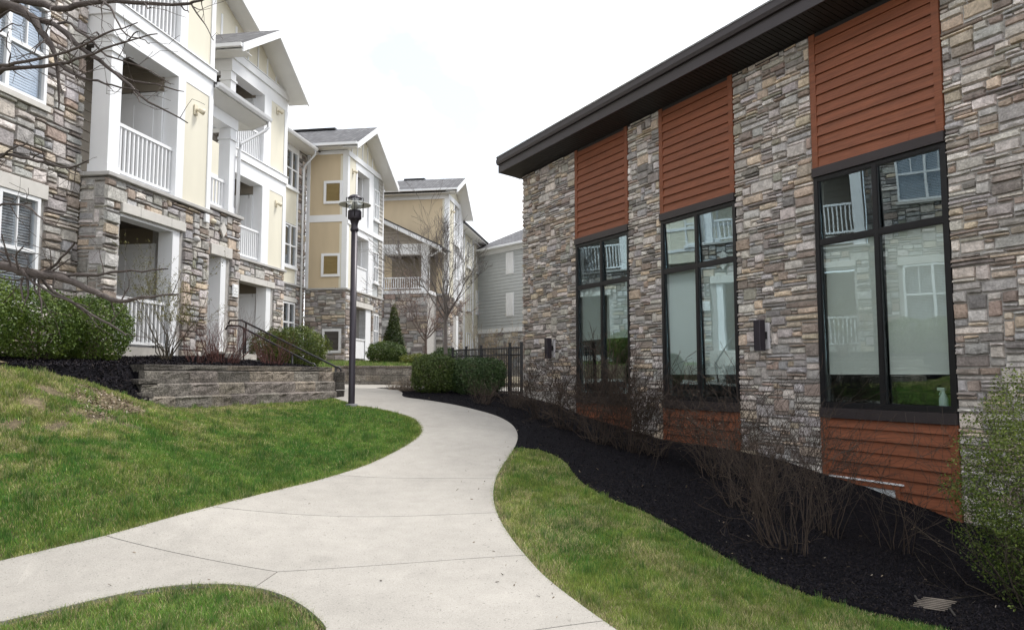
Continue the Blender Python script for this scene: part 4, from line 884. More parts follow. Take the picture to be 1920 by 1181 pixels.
# ================================================================== FAR APARTMENTS (C)
fa = Thing('apartment_building', 'farther tan apartment building with a small half gabled porch and grey shingle roof', 'building', (-9, 35.2, 1.9), -TL)
_ap = ap; ap = fa
SC_, QC = 35.2, -8.8; FC = front(SC_); GC = facade(QC)
mb = MB(); FC.box(mb, -12.6, QC - .03, 1.2, 5.45, -.3, -.03); front(33.5).box(mb, -12.0, -9.35, 1.2, 5.35, -1.6, -.03); GC.box(mb, 35.25, 38.4, 1.2, 5.45, -.3, -.03); ap.part('stone_backing', mb, MORTAR)
lay_stones(fa, [(FC, pack(-9.4, QC, 2.0, 5.45, [], .11, .085, wrL, hrL), .016, .01, .045), (front(33.5), pack(-12.0, -9.35, 2.0, 5.35, [], .11, .085, wrL, hrL), .016, .01, .045), (GC, pack(35.2, 38.4, 2.0, 5.45, [(36.3, 37.5, 2, 4.6)], .11, .085, wrL, hrL), .016, .01, .045)], PAL_R * np.array([1.1, 1.06, 1.02]), W_R, 220)
boxpart(fa, 'panel', TAN, (FC, -12.9, QC - .2, 5.45, 10.22, -.2, -.01)); boxpart(fa, 'frieze_board', WHITE, (FC, -12.9, QC, 10.222, 10.42, -.1, .012)); boxpart(fa, 'trim_board', WHITE, (FC, QC - .198, QC + .015, 5.45, 10.22, -.2, .018))
boxpart(fa, 'panel', CREAM, (GC, 35.2, 36.3, 5.45, 10.2, -.3, -.01)); boxpart(fa, 'trim_board', WHITE, (GC, 35.2, 35.4, 5.45, 10.2, -.005, .014)); boxpart(fa, 'trim_board', WHITE, (GC, 36.302, 36.5, 5.45, 10.2, -.3, .012)); boxpart(fa, 'trim_board', WHITE, (GC, 37.55, 38.4, 5.45, 10.2, -.3, .012))
boxpart(fa, 'balcony_wall', CEIL, (GC, 36.4, 37.6, 5.45, 10.2, -1.3, -1.2))
for z in (5.5, 8.4): 
    boxpart(fa, 'band_board', WHITE, (GC, 36.5, 37.55, z - .25, z, -.2, .02)); railing(fa, GC, 36.5, 37.55, z, z + 1.0, -.06, singles=False); boxpart(fa, 'column', WHITE, (GC, 37.2, 37.5, z, z + 2.4, -.35, -.08))
boxpart(fa, 'patio_wall', DARKIN, (GC, 36.3, 37.5, 2.0, 4.6, -1.2, -1.1)); boxpart(fa, 'jamb', WHITE, (GC, 37.0, 37.5, 2., 4.58, -.3, -.012)); boxpart(fa, 'band_board', WHITE, (GC, 35.2, 38.4, 10.2, 10.45, -.2, .03))
boxpart(fa, 'ledge', LEDGE, (FC, -9.4, QC + .05, 5.452, 5.52, -.05, .06))
tri = MB(); tri.prism([(QC - .05, 35.2, 10.4), (QC - .05, 38.3, 10.1), (QC - .05, 36.55, 11.2)], (-.12, 0, 0)); ap.part('gable_wall', tri, CREAM)
gable(fa, QC + .55, 34.75, 10.66, 36.55, 11.58, 38.5, 9.95, 7, QC - .05); gutter(fa, (QC + .53, 34.72, 10.58), (-13, 34.72, 10.58)); so = MB(); so.box(-13, QC + .5, 34.78, 35.19, 10.42, 10.435); fa.part('soffit', so, SOFFW)
mb = MB(); mb.box(-11.5, -10.4, 36.5, 36.8, 11.56, 11.66); fa.part('ridge_vent', mb, BLACK)
# receding rest of the far block with its balconies
rb_ = facade(-9.3); boxpart(fa, 'panel', CREAM, (rb_, 38.4, 47, 1.5, 9.6, -.3, -.01)); roof_slab(fa, [(-8.7, 38.4, 9.75), (-8.7, 47.4, 9.75), (-13, 47.4, 11.8), (-13, 38.4, 11.8)], .06); so = MB(); so.box(-9.3, -8.75, 38.45, 47.3, 9.6, 9.615); fa.part('soffit', so, SOFFW)
for s_ in (39.2, 41.6, 44.2):
    for z in (2.6, 5.3, 7.8): window(fa, rb_, s_, s_ + 1.1, z, z + 1.4, 2, blind=False); 
    boxpart(fa, 'trim_board', WHITE, (rb_, s_ + 1.5, s_ + 1.75, 1.6, 9.6, 0, .05))
# porch
FP = front(33.5); QPL, QPR = -11.65, -9.38
boxpart(fa, 'beam', WHITE, (FP, QPL, QPR + .12, 7.22, 7.52, -.4, .0)); boxpart(fa, 'beam_trim', WHITE, (FP, QPL, QPR + .2, 7.522, 7.70, -.4, .03)); boxpart(fa, 'porch_floor', WHITE, (FP, QPL, QPR + .1, 5.36, 5.52, -1.7, .03))
for a in (QPR - .12, ): boxpart(fa, 'column', WHITE, (FP, a - .16, a + .16, 5.52, 7.22, -.35, -.03)); boxpart(fa, 'column', WHITE, (FP, QPL, QPL + .12, 5.52, 7.22, -.2, -.03))
railing(fa, FP, QPL + .12, QPR - .28, 5.53, 6.15, -.1, n=17); boxpart(fa, 'porch_back_wall', DTAN, (FP, QPL, QPR, 5.52, 7.7, -1.75, -1.7)); boxpart(fa, 'porch_ceiling', CEIL, (FP, QPL, QPR, 7.3, 7.35, -1.7, -.41))
sl_ = (8.92 - 7.72) / (QPR + .2 - QPL)
siding(fa, FP, QPL, QPR, 7.70, 8.8, .17, TAUPE, poly=lambda z: (QPL, QPR + .2 - (z - 7.72) / sl_))
def slope(z0, th_, x0, x1, y0, y1, m, name):
    mb = MB(); zf = lambda x: 9.02 - (x - QPL) * sl_ + z0
    mb.hexa([(x0, y0, zf(x0) - th_), (x1, y0, zf(x1) - th_), (x1, y1, zf(x1) - th_), (x0, y1, zf(x0) - th_), (x0, y0, zf(x0)), (x1, y0, zf(x1)), (x1, y1, zf(x1)), (x0, y1, zf(x0))]); return fa.part(name, mb, m)
slope(0., .07, QPL, -8.65, 33.12, 35.19, SHINGLE, 'porch_roof'); slope(-.012, .24, QPL, -8.68, 33.13, 33.17, WHITE, 'rake_board'); slope(-.25, .02, QPL, -8.7, 33.171, 35.18, SOFFW, 'porch_soffit')
mb = MB(); mb.tube([(-8.66, 33.3, 7.45), (-8.7, 33.3, 7.32), (-9.15, 33.42, 7.12), (-9.3, 33.46, 7.1), (-9.3, 33.46, 5.5)], .045, 8); fa.part('downspout', mb, WHITE, smooth=True)
flood(GC, 35.8, 9.7, 'tiny flood light at the corner of the farther tan building')
ap = _ap

# ================================================================== GREY BUILDING (far centre)
ang = math.radians(39.6); gd = np.array([math.sin(ang), -math.cos(ang)])       # along the wall, towards the viewer's right
g0 = np.array([-2.33, 46.]); rotg = math.atan2(gd[1], gd[0])
gb = Thing('grey_building', 'grey lap sided building with white shutter panels far behind the black fence', 'building', (0, 0, 2.5), rotg)
gb.e.location = (g0[0], g0[1], 2.5); GFc = Face((0, 0), (1, 0), (0, -1))
GF = Face((0, 0), (1, 0), (0, -1))
if (-gd[1] * 0 + 1) and True:
    nrm = np.array([math.sin(rotg), -math.cos(rotg)])                            # world direction of local -y
mb = MB(); GF.box(mb, .05, 14, 1.5, 4.15, -4, -.03); GF.box(mb, .05, 14, 4.15, 9.05, -4, -.03); gb.part('wall_core', mb, MORTAR)
lay_stones(gb, [(GF, pack(0., 9., 2.0, 4.05, [], .12, .09, wrL, hrL), .016, .01, .045)], PAL_R * 1.25, W_R, 150)
boxpart(gb, 'band_board', WHITE, (GF, 0, 14, 4.06, 4.32, -.03, .06)); siding(gb, GF, .16, 14, 4.33, 8.8, .19, GREYS); boxpart(gb, 'corner_board', WHITE, (GF, 0, .155, 4.33, 8.8, -.2, .03)); boxpart(gb, 'frieze_board', WHITE, (GF, 0, 14, 8.81, 9.05, -.2, .035))
for z0, z1 in ((7.45, 8.9 - .18), (4.98, 6.35)):
    mb = MB(); GF.box(mb, 3.15, 3.85, z0, z1, .02, .06); s_ = gb.part('shutter', mb, WHITE); mb = MB()
    for i in range(4): GF.box(mb, 3.19 + i * .16, 3.19 + i * .16 + .14, z0 + .05, z1 - .05, .06, .075)
    gb.part('shutter_board', mb, WHITE, s_)
roof_slab(gb, [(-.5, -.5, 9.1), (14, -.5, 9.1), (14, 4.2, 11.6), (3.2, 4.2, 11.6)], .08); roof_slab(gb, [(-.5, 8.9, 9.1), (-.5, -.5, 9.1), (3.2, 4.2, 11.6), (3.2, 4.3, 11.6)], .08)
gt = MB(); gt.box(-.56, 14, -.58, -.46, 9.02, 9.14); gb.part('gutter', gt, WHITE); so = MB(); so.box(-.5, 14, -.46, -.03, 9.03, 9.045); gb.part('soffit', so, SOFFW)
LFc = Face((0, 0), (0, 1), (-1, 0)); boxpart(gb, 'panel', CREAM, (LFc, .05, 6, 4.2, 9.0, -.2, -.0)); boxpart(gb, 'corner_board', WHITE, (LFc, 0.01, .2, 2., 9.0, .0, .03)); boxpart(gb, 'trim_board', WHITE, (LFc, 1.0, 1.2, 2, 9.0, 0, .03)); boxpart(gb, 'band_board', WHITE, (LFc, .201, 6, 6.4, 6.7, 0, .035))
window(gb, LFc, 1.5, 2.6, 4.6, 6.0, 2, blind=False); window(gb, LFc, 1.5, 2.6, 7.1, 8.5, 2, blind=False)

# ================================================================== RETAINING WALLS, STEPS, RAILS
BLK = np.array([(.20, .175, .145), (.17, .155, .135), (.235, .20, .165), (.15, .135, .12), (.19, .165, .15)])
def retaining(name, label, A, B, ztop, courses, ch, blen, capt, batter, tint=1., stagger=0.):
    A, B = np.array(A, float), np.array(B, float); d = B - A; ln = float(np.hypot(*d)); d /= ln; n = np.array([d[1], -d[0]])
    th = Thing(name, label, 'wall', (A[0], A[1], ztop - courses * ch - capt)); f = Face((0, 0), (d[0], d[1]), (n[0], n[1])); f.o = (A[0], A[1])
    def blk(a0, a1, z0, z1, off, nm, dmin, dmax, col, depth):
        ff = f.out(off); V, Fc = [], []; nc = 5; a0 += .0015; a1 -= .0015; ch = .03 if nm == 'block' else .008; zz = [z0 + .002, z0 + (z1 - z0) * .35, z0 + (z1 - z0) * .68, z1 - ch, z1 - .002, z1 - .002]
        for i in range(nc):
            a = a0 + (a1 - a0) * i / (nc - 1); e = i in (0, nc - 1); dd = [random.uniform(dmin, dmax) * (.6 if e else 1) for _ in range(4)]; dd += [-ch * 1.15, -depth]
            V += [ff.P(a, z_, d_) for z_, d_ in zip(zz, dd)]
        for i in range(nc - 1): Fc += [(i * 6 + k, (i + 1) * 6 + k, (i + 1) * 6 + k + 1, i * 6 + k + 1) for k in range(5)]
        b = len(V); V += [ff.P(a0, z0 + .002, -depth), ff.P(a1, z0 + .002, -depth)]; t = (nc - 1) * 6
        Fc += [(0, 1, 2, 3, 4, 5, b), (t, b + 1, t + 5, t + 4, t + 3, t + 2, t + 1)]
        me = bpy.data.meshes.new(nm); me.from_pydata((np.array(V) - np.array(th.off)).tolist(), [], Fc); set_col(me, col); link(nm, me, BLOCK, th.e)
    z = ztop
    def row(z0, z1, off, nm, L, a0, a1, dmin, dmax, tt, depth):
        a = a0 - random.uniform(0, .0); first = True
        while a < a1 - .04:
            w = L * random.choice((.72, 1., 1., 1.25)) * (random.uniform(.4, 1) if first else 1); first = False
            e = min(a + w, a1); e = a1 if a1 - e < .12 else e
            blk(a - .002, e + .002, z0, z1, off, nm, dmin, dmax, BLK[random.randrange(5)] * random.uniform(.8, 1.2) * tint * tt, depth); a = e
    row(z - capt, z, -.02, 'cap_stone', blen * 1.3, 0, ln, .012, .03, .62, .30); z -= capt
    for k in range(courses):
        row(z - ch, z, batter * k, 'block', blen, -.06 * k * (stagger > 0) - stagger * k, ln + .02, .004, .03, 1., .34); z -= ch
    bk = MB(); P = f.P; f.box(bk, -.05, ln - .05, ztop - courses * ch - capt - .2, ztop - capt - .03, -.32, -.12); th.part('wall_fill', bk, MULCH)
    return th, f
w1, f1 = retaining('retaining_wall', 'low weathered block retaining wall with dark capstones in front of the black mulch', wl_a, wl_b, 1.755, 4, .2, .60, .085, .05, .95, .035)
for k, (a0, a1, z) in enumerate(((-.17, .22, 1.455), (-.24, .10, 1.255))):           # stepped caps at the low end
    V, Fc = stone_geo(f1.out(.05 + .03 * k), (a0, a1, z, z + .085), .007, .012, .03, -.3); me = bpy.data.meshes.new('cap_stone'); me.from_pydata((np.array(V) - np.array(w1.off)).tolist(), [], Fc); set_col(me, BLK[3] * .62); link('cap_stone', me, BLOCK, w1.e)
for k in range(4):                                                                    # dark return block at the steps
    V, Fc = stone_geo(Face((-3.74, 15.62), (.98, .2), (.2, -.98)), (0, .25, 1.67 - .2 * (k + 1), 1.67 - .2 * k), .01, .01, .04, -.3)
    me = bpy.data.meshes.new('block'); me.from_pydata((np.array(V) - np.array(w1.off)).tolist(), [], Fc); set_col(me, BLK[3] * .5); link('block', me, BLOCK, w1.e)
w2, f2 = retaining('retaining_wall', 'farther curving block wall of brown stones at the end of the path', (-5.2, 21.9), (-2.3, 22.2), 1.86, 3, .19, .42, .08, .035, 1.35)
st = Thing('garden_steps', 'concrete steps climbing behind the low block wall', 'steps', (-3.9, 16.0, 1.1))
for k in range(6):
    mb = MB(); mb.box(-6.4, -3.95 - .34 * k, 15.62, 16.55, 1.08 + .16 * k, 1.08 + .16 * (k + 1)); st.part('step', mb, CONC_S, bevel=.008)
mb = MB(); mb.box(-6.9, -6.0, 15.62, 17.0, 1.6, 2.07); st.part('landing', mb, CONC_S)
def handrail(label, y, x0, z0, x1, z1, endpost):
    t = Thing('handrail', label, 'handrail', (x0, y, z0 - .8), 0, 'dark metal handrails of the steps')
    sl = (z1 - z0) / (x1 - x0); pts = [(x0 + .07, y, z0 - .14), (x0 + .10, y, z0 - .07), (x0 + .06, y, z0 - .005), (x0, y, z0), (x1, y, z1), (x1 - .25, y, z1 + .0), (x1 - .29, y, z1 - .08)]
    mb = MB(); mb.tube(pts, .021, 8); t.part('rail', mb, BLACK, smooth=True)
    for x in ((x0 - .02, x1 + .1) if endpost else (x0 - .4, x1 + .1)):
        zz = z0 + (x - x0) * sl; mb = MB(); mb.tube([(x, y, zz - .95 if x != x0 - .02 else 1.05), (x, y, zz - .01)], .022, 8); t.part('post', mb, BLACK, smooth=True)
    mb = MB(); mb.tube([(x0 + .07, y, z0 - .14), (x0 - .02, y, z0 - .17)], .018, 8); t.part('end_return', mb, BLACK, smooth=True)
handrail('far dark handrail whose lower end curls over the last block of the wall', 16.3, -3.82, 1.76, -5.92, 2.78, True)
handrail('near dark handrail that dips behind the top of the block wall', 15.72, -4.22, 1.83, -5.75, 2.62, False)

# ================================================================== LAMP POST
LX, LY = -2.97, 13.9; LZ = float(tz(np.array([LX]), np.array([LY]))[0])
lp = Thing('street_lamp', 'tall dark lamp post with a wide white disc shade, at the lawn edge', 'street lamp', (LX, LY, LZ))
def lpart(n, prof, m, sm=True, seg=24):
    mb = MB(); mb.lathe((LX, LY, 0), prof, seg); return lp.part(n, mb, m, smooth=sm)
lpart('base_plate', [(0, LZ + .05), (.10, LZ + .05), (.115, LZ + .03), (.115, LZ - .1)], mat('lamp_base_concrete', (.17, .17, .175), .8, .1, 8))
pm = MB(); pm.lathe((LX, LY, 0), [(.062, LZ + .03), (.060, 4.36), (0, 4.36)], 16); pole = lp.part('pole', pm, LAMPM, smooth=True)
lpart('collar', [(.062, 4.28), (.078, 4.30), (.078, 4.335), (.062, 4.36), (.064, 4.42), (.085, 4.49), (.115, 4.52)], LAMPM)
lpart('lamp_housing', [(.122, 4.515), (.128, 4.53), (.128, 4.665), (.115, 4.68), (0, 4.68)], LAMPM)
lpart('glass_globe', [(.085, 4.68), (.125, 4.74), (.135, 4.86), (.12, 4.92)], LGLASS)
lpart('lamp_core', [(0, 4.68), (.05, 4.69), (.06, 4.80), (.03, 4.88), (0, 4.9)], mat('frosted_bulb', (.7, .7, .68), .4, .03, 4))
lpart('disc_shade', [(.155, 4.815), (.30, 4.785), (.303, 4.795), (.155, 4.83), (.155, 4.815)], mat('disc_shade_white', (.70, .70, .69), .45, .03, 4), seg=40)
lpart('cap', [(0, 4.985), (.06, 4.98), (.10, 4.955), (.135, 4.92), (.135, 4.905), (0, 4.905)], LAMPM)
for a in range(4):
    an = math.radians(12 + 90 * a); x, y = LX + .155 * math.cos(an), LY + .155 * math.sin(an); mb = MB(); mb.tube([(LX + .13 * math.cos(an), LY + .13 * math.sin(an), 4.93), (x, y, 4.93), (x, y, 4.56), (LX + .14 * math.cos(an), LY + .14 * math.sin(an), 4.56)], .009, 6); lp.part('cage_bar', mb, BLACK, smooth=True)

# ================================================================== FENCE
fe = Thing('fence', 'black metal picket fence running back from the clubhouse corner', 'fence', tuple(fence_a))
fv = (fence_b - fence_a); fl = fv.length; fd = Vector((fv.x, fv.y, 0)).normalized(); tp = 1.24
def fpt(a, z): 
    p = fence_a + fd * a; return (p.x, p.y, z + (fence_b.z - fence_a.z) * a / fl * .6)
for z in (1.16, 2.08, 2.25):
    mb = MB(); mb.tube([fpt(0, z), fpt(fl + .3, z)], .02, 4); fe.part('rail', mb, BLACK)
pk = mesh_from(MB().box(-.012, .012, -.012, .012, 0, 1.16), 'picket')
for k in range(int(fl / .095)): fe.inst('picket', pk, fpt(.06 + k * .095, 1.12), BLACK)
for a in (0, .62, 2.35, 3.35, 4.35):
    p = fpt(a, .9); mb = MB(); mb.box(p[0] - .035, p[0] + .035, p[1] - .035, p[1] + .035, .85, 2.36); o = fe.part('post', mb, BLACK); mb = MB(); mb.box(p[0] - .042, p[0] + .042, p[1] - .042, p[1] + .042, 2.361, 2.385); fe.part('post_cap', mb, BLACK, o)
pk.materials.append(BLACK) if not pk.materials else None

# ================================================================== PLANTS
def z_at(x, y, f=tz): return float(f(np.array([x]), np.array([y]))[0])
def colmix(n, A, B, t): A, B = np.array(A), np.array(B); return (A + (B - A) * np.asarray(t)[:, None]) * rng.uniform(.75, 1.25, n)[:, None]
def boxwood(name, label, c, z0, rx, ry, h, n, size, cA, cB, rot=0., ex=2.6, cat='shrub', group=None, cone=False, rough=.10):
    th = Thing(name, label, cat, (c[0], c[1], z0), 0, group)
    u = rng.uniform(0, 2 * np.pi, n); v = rng.uniform(-.92, 1, n) if not cone else None
    if not cone:
        cv = np.sqrt(1 - v ** 2); D = np.stack([np.cos(u) * cv, np.sin(u) * cv, v], 1)
        r = 1 / (np.abs(D[:, 0]) ** ex + np.abs(D[:, 1]) ** ex + np.abs(D[:, 2]) ** ex) ** (1 / ex)
        bump = 1 + rough * (vnoise(D[:, 0] * 3 + D[:, 2] * 2, D[:, 1] * 3 - D[:, 2] * 2.3, 1.3, int(abs(c[0] * 10))) - .5) * 2 + rough * .7 * (vnoise(u * 3, v * 5, 2.2, 4) - .5) * 2
        depth = 1 - np.abs(rng.normal(0, .10, n)) - (rng.random(n) < .25) * rng.uniform(0, .35, n)
        P = D * (r * bump * depth)[:, None] * np.array([rx, ry, h * .5]); N = D / np.array([rx, ry, h * .5]); N /= np.linalg.norm(N, axis=1)[:, None]
        P[:, 2] += h * .5; stray = rng.random(n) < .02; P[stray] += N[stray] * rng.uniform(.01, .06, (stray.sum(), 1))
    else:
        t = 1 - np.sqrt(rng.random(n)); rad = rx * (1 - t) ** .8 * (1 + .22 * (vnoise(u * 2.2, t * 9, 1.2, 3) - .5) * 2) * (1 - np.abs(rng.normal(0, .16, n)))
        P = np.stack([np.cos(u) * rad, np.sin(u) * rad, t * h], 1); N = np.stack([np.cos(u), np.sin(u), np.full(n, .35)], 1); depth = np.ones(n)
    c_, s_ = math.cos(rot), math.sin(rot); R = np.array([[c_, s_, 0], [-s_, c_, 0], [0, 0, 1]]); P = P @ R; N = N @ R
    tn = np.clip(vnoise(P[:, 0] * 4 + P[:, 2] * 3, P[:, 1] * 4, 1.6, 6) * .7 + rng.random(n) * .5 - .1, 0, 1)
    link('foliage', leaf_mesh('foliage', P, N, size, colmix(n, cA, cB, tn), .75), LEAFM, th.e)
    polys = []
    for k in range(14 if not cone else 3):
        a = rng.uniform(0, 6.28); q = rng.uniform(.3, .85); e = np.array([math.cos(a) * rx * q, math.sin(a) * ry * q, h * rng.uniform(.5, .85)]) if not cone else np.array([.02, .02, h * .85])
        polys.append((np.array([[.06 * math.cos(a), .06 * math.sin(a), -.05], e * np.array([.45, .45, .5]), e]), [.018, .012, .005]))
    link('stems', tube_mesh('stems', polys, 5, (.10, .075, .055)), BARK, th.e); return th
GA, GB = (.035, .075, .012), (.17, .235, .040)
for s_, q, z0, rs, rq, h, lab in ((8.25, -8.40, 1.78, .85, .55, 1.20, 'clipped green boxwood cut off by the left edge of the photo'), (9.55, -8.42, 1.80, .80, .5, 1.02, 'middle green boxwood of the row below the stone wall window'), (10.55, -8.35, 1.80, .62, .5, 1.02, 'right hand green boxwood of the row, against the stone pier')):
    p = LP(q, s_); boxwood('boxwood_shrub', lab, p, z0, rs, rq, h, 11000, .042, GA, GB, rot=-(math.pi / 2 - TL) , group='boxwoods in front of the stone wall')
for px, rx, cA, cB, lab, h, Yd in ((815, .50, (.05, .085, .02), (.13, .17, .045), 'yellower green hedge bush at the left end of the low hedge', .98, 17.0), (893, .66, (.03, .065, .022), (.11, .165, .06), 'dark green clipped hedge bush in front of the black fence', .95, 17.1)):
    x = (px - 960) / 1400 * Yd; boxwood('hedge_bush', lab, (x, Yd), z_at(x, Yd) + .0, rx, .48, h - .11, 12000, .045, cA, cB, ex=3.2, group='low hedge beside the fence')
yA, yB = (.03, .065, .010), (.17, .20, .030)
boxwood('yew_bush', 'large rounded yew above the steps, nearest the lamp post', (-5.75, 20.0), 1.72, .80, .7, 1.15, 12000, .05, yA, yB, ex=2.2, rough=.16)
boxwood('yew_bush', 'smaller yellowish yew left of the large rounded yew', (-6.5, 20.2), 1.75, .6, .6, 1.05, 7000, .05, (.04, .06, .015), (.15, .16, .04), ex=2.2, rough=.2)
boxwood('round_shrub', 'round green shrub on the upper lawn in front of the white railing', (-4.36, 26.), 1.93, .68, .6, .80, 8000, .055, (.03, .06, .014), (.12, .17, .035), ex=2.4)
boxwood('conical_evergreen', 'narrow pointed evergreen behind the round shrub', (-4.5, 28.4), 2.0, .52, .52, 2.3, 8000, .07, (.02, .045, .012), (.085, .10, .022), cone=True)
boxwood('small_evergreen', 'small dark evergreen behind the bare tree trunk', (-2.2, 24.4), 1.55, .48, .42, .95, 5000, .055, (.02, .05, .012), (.07, .11, .03), ex=2.2)
boxwood('groundcover_shrub', 'low yellow green shrub right of the round shrub on the upper lawn', (-3.15, 25.2), 1.85, .62, .5, .42, 5000, .05, (.08, .11, .02), (.22, .24, .05), ex=2.2, rough=.25)

def grow(p, d, L, r, depth, polys, wob=.25, split=(2, 3), ang=.55, up=.1, seg=4, minr=.0015, ratio=.68):
    pts = [np.array(p)]; d = np.array(d, float); d /= np.linalg.norm(d); rads = [r]
    for k in range(seg):
        d = d + rng.normal(0, wob, 3) * .45; d[2] += up * .5; d /= np.linalg.norm(d); pts.append(pts[-1] + d * L / seg); rads.append(max(minr, r * (1 - .5 * (k + 1) / seg)))
    polys.append((np.array(pts), rads))
    if depth == 0: return
    nsp = rng.integers(split[0], split[1] + 1)
    for k in range(nsp):
        i = seg if k == 0 else rng.integers(1, seg + 1); v = rng.normal(0, 1, 3); v -= v @ d * d; v /= np.linalg.norm(v)
        a = ang * rng.uniform(.5, 1.25); dd = d * math.cos(a) + v * math.sin(a); grow(pts[i], dd, L * ratio * rng.uniform(.75, 1.2), max(minr, rads[i] * .72), depth - 1, polys, wob, split, ang, up, max(2, seg - 1), minr, ratio)
def twig_shrub(name, label, base, z0, stems, h, spread, depth=2, r=.0065, col=(.075, .055, .045), leaves=0, lcol=((.1, .12, .02), (.25, .25, .06)), lsize=.022, ang=.45, group=None, wob=.28, foot=.12, minr=.0014, lfrom=.25, up=.12, cat='shrub'):
    th = Thing(name, label, cat, (base[0], base[1], z0), 0, group); polys = []; wob *= 1.35
    for k in range(stems):
        a = rng.uniform(0, 6.283); t = rng.random() ** .6 * spread; q = foot * math.sqrt(rng.random())
        d = np.array([math.cos(a) * math.tan(t), math.sin(a) * math.tan(t), 1.]); grow((q * math.cos(a), q * math.sin(a), -.04), d, h * rng.uniform(.28, .60), r * rng.uniform(.6, 1.2), depth, polys, wob, (2, 3), ang, up, 4, minr)
    link('twigs', tube_mesh('twigs', polys, 3, col, .45), BARK, th.e)['kind'] = 'stuff'
    if leaves:
        pts = np.concatenate([p[0][1:] for p in polys if p[1][0] < r * .8]); pts = pts[pts[:, 2] > h * lfrom]
        P = pts[rng.integers(0, len(pts), leaves)] + rng.normal(0, .012, (leaves, 3)); link('foliage', leaf_mesh('foliage', P, rng.normal(0, 1, (leaves, 3)) + np.array([0, 0, .6]), lsize, colmix(leaves, lcol[0], lcol[1], rng.random(leaves)), .5), LEAFM, th.e)
    return th
BR = (.056, .040, .031)
G1 = 'bare brown shrubs along the clubhouse wall'
for (px, py, h, n, sp_, lab) in ((1012, 786, 1.15, 29, .6, 'bare twig shrub at the foot of the far stone corner'), (1066, 806, 1.25, 34, .6, 'bare twig shrub under the black wall lamp beside the far window'), (1120, 830, 1.4, 37, .55, 'bare twig shrub in front of the far rust panel, left part'), (1178, 846, 1.45, 37, .55, 'bare twig shrub in front of the far rust panel, right part'), (1228, 852, 1.25, 31, .55, 'bare twig shrub before the narrow stone pier between far and middle windows'),
                                 (1345, 895, 1.3, 31, .5, 'bare twig shrub in front of the middle rust panel'), (1478, 1030, 1.45, 34, .42, 'largest dense bare shrub in the black mulch, before the wide stone pier'), (1405, 960, 1.25, 34, .42, 'bare shrub just left of the largest dense one'), (1545, 1000, 1.35, 24, .42, 'bare shrub between the largest one and the nearest rust panel'), (1682, 1030, 1.35, 11, .45, 'sparse bare shrub in front of the nearest rust panel')):
    b = hit(px, py, mz); twig_shrub('bare_shrub', lab, b, z_at(*b, mz), n, h, sp_, 3, .0072 if h > 1.2 else .006, BR, group=G1, minr=.0018 if py > 900 else .0030, ang=.62, foot=.20, leaves=90, lcol=((.5, .4, .3), (.6, .5, .4)) if px == 1345 else ((.10, .06, .04), (.24, .16, .10)), lsize=.016, lfrom=.45 if px == 1345 else .1)
for (px, py, h, lab) in ((905, 757, .42, 'small dry shrub below the black fence'), (962, 764, .45, 'small dry shrub at the fence end post')):
    b = hit(px, py, mz); twig_shrub('dry_shrub', lab, b, z_at(*b, mz), 46, h * 1.3, .9, 2, .005, (.10, .075, .06))
b = hit(765, 733, mz); twig_shrub('dry_grass_clump', 'pale dry grass clump at the tip of the mulch bed', b, z_at(*b, mz), 160, .42, .95, 1, .0035, (.27, .215, .165), cat='grass clump', minr=.0018)
b = hit(740, 730, mz); twig_shrub('dry_grass_clump', 'smaller pale grass clump left of the bigger one on the mulch tip', b, z_at(*b, mz), 90, .26, .95, 1, .0035, (.29, .235, .185), cat='grass clump', minr=.0018)
RT = (.125, .058, .05)
for (x, y, h, n, lab) in ((-5.40, 14.05, 1.10, 62, 'large red stemmed bare shrub behind the middle of the block wall'), (-5.55, 13.2, .75, 26, 'smaller red stemmed bare shrub left of the large one'), (-4.80, 15.0, .72, 46, 'low red stemmed bare shrub beside the near handrail')):
    twig_shrub('red_twig_shrub', lab, (x, y), z_at(x, y, bedz), n, h, .55, 2, .0075, RT, group='red stemmed shrubs above the block wall', ang=.35, foot=.22)
p = LP(-8.15, 12.15); twig_shrub('budding_shrub', 'tall vase shaped shrub with tiny yellow green leaves in front of the patio', p, z_at(*p, bedz), 16, 1.55, .62, 4, .014, (.085, .07, .05), 3600, ((.10, .10, .025), (.26, .24, .07)), .026, lfrom=.42, foot=.07)
b = (4.72, 6.55); lb = twig_shrub('leafing_bush', 'large rounded bush of small fresh green leaves at the right edge', b, z_at(*b), 60, 1.45, .6, 3, .009, (.07, .055, .04), foot=.4)
n_ = 46000; D_ = rng.normal(0, 1, (n_, 3)); D_ /= np.linalg.norm(D_, axis=1)[:, None]; rr = 1 - np.abs(rng.normal(0, .22, n_)); lump = 1 + .28 * (vnoise(D_[:, 0] * 3 + D_[:, 2] * 2.5, D_[:, 1] * 3 - D_[:, 2] * 2, 1.4, 71) - .5)
P_ = D_ * np.clip(rr * lump, .1, 1.25)[:, None] * np.array([.84, .80, 1.02]) + np.array([0, 0, 1.08]); kk = vnoise(P_[:, 0] * 2 + P_[:, 1], P_[:, 2] * 2 - P_[:, 1], 2.6, 77) > .36; P_ = P_[kk]; tt = np.clip(rng.random(len(P_)) * .7 + .25 * D_[kk][:, 2], 0, 1)
link('foliage', leaf_mesh('foliage', P_, D_[kk] + np.array([0, 0, .4]), .026, colmix(len(P_), (.055, .095, .016), (.23, .28, .055), tt), .8), LEAFM, lb.e)
b = (4.62, 5.75); twig_shrub('leafing_bush', 'lower spray of green leaves spilling onto the mulch below the large bush', b, z_at(*b), 30, .75, 1.1, 2, .006, (.07, .055, .04), 5000, ((.05, .085, .015), (.19, .23, .05)), .028, lfrom=.05, foot=.2)

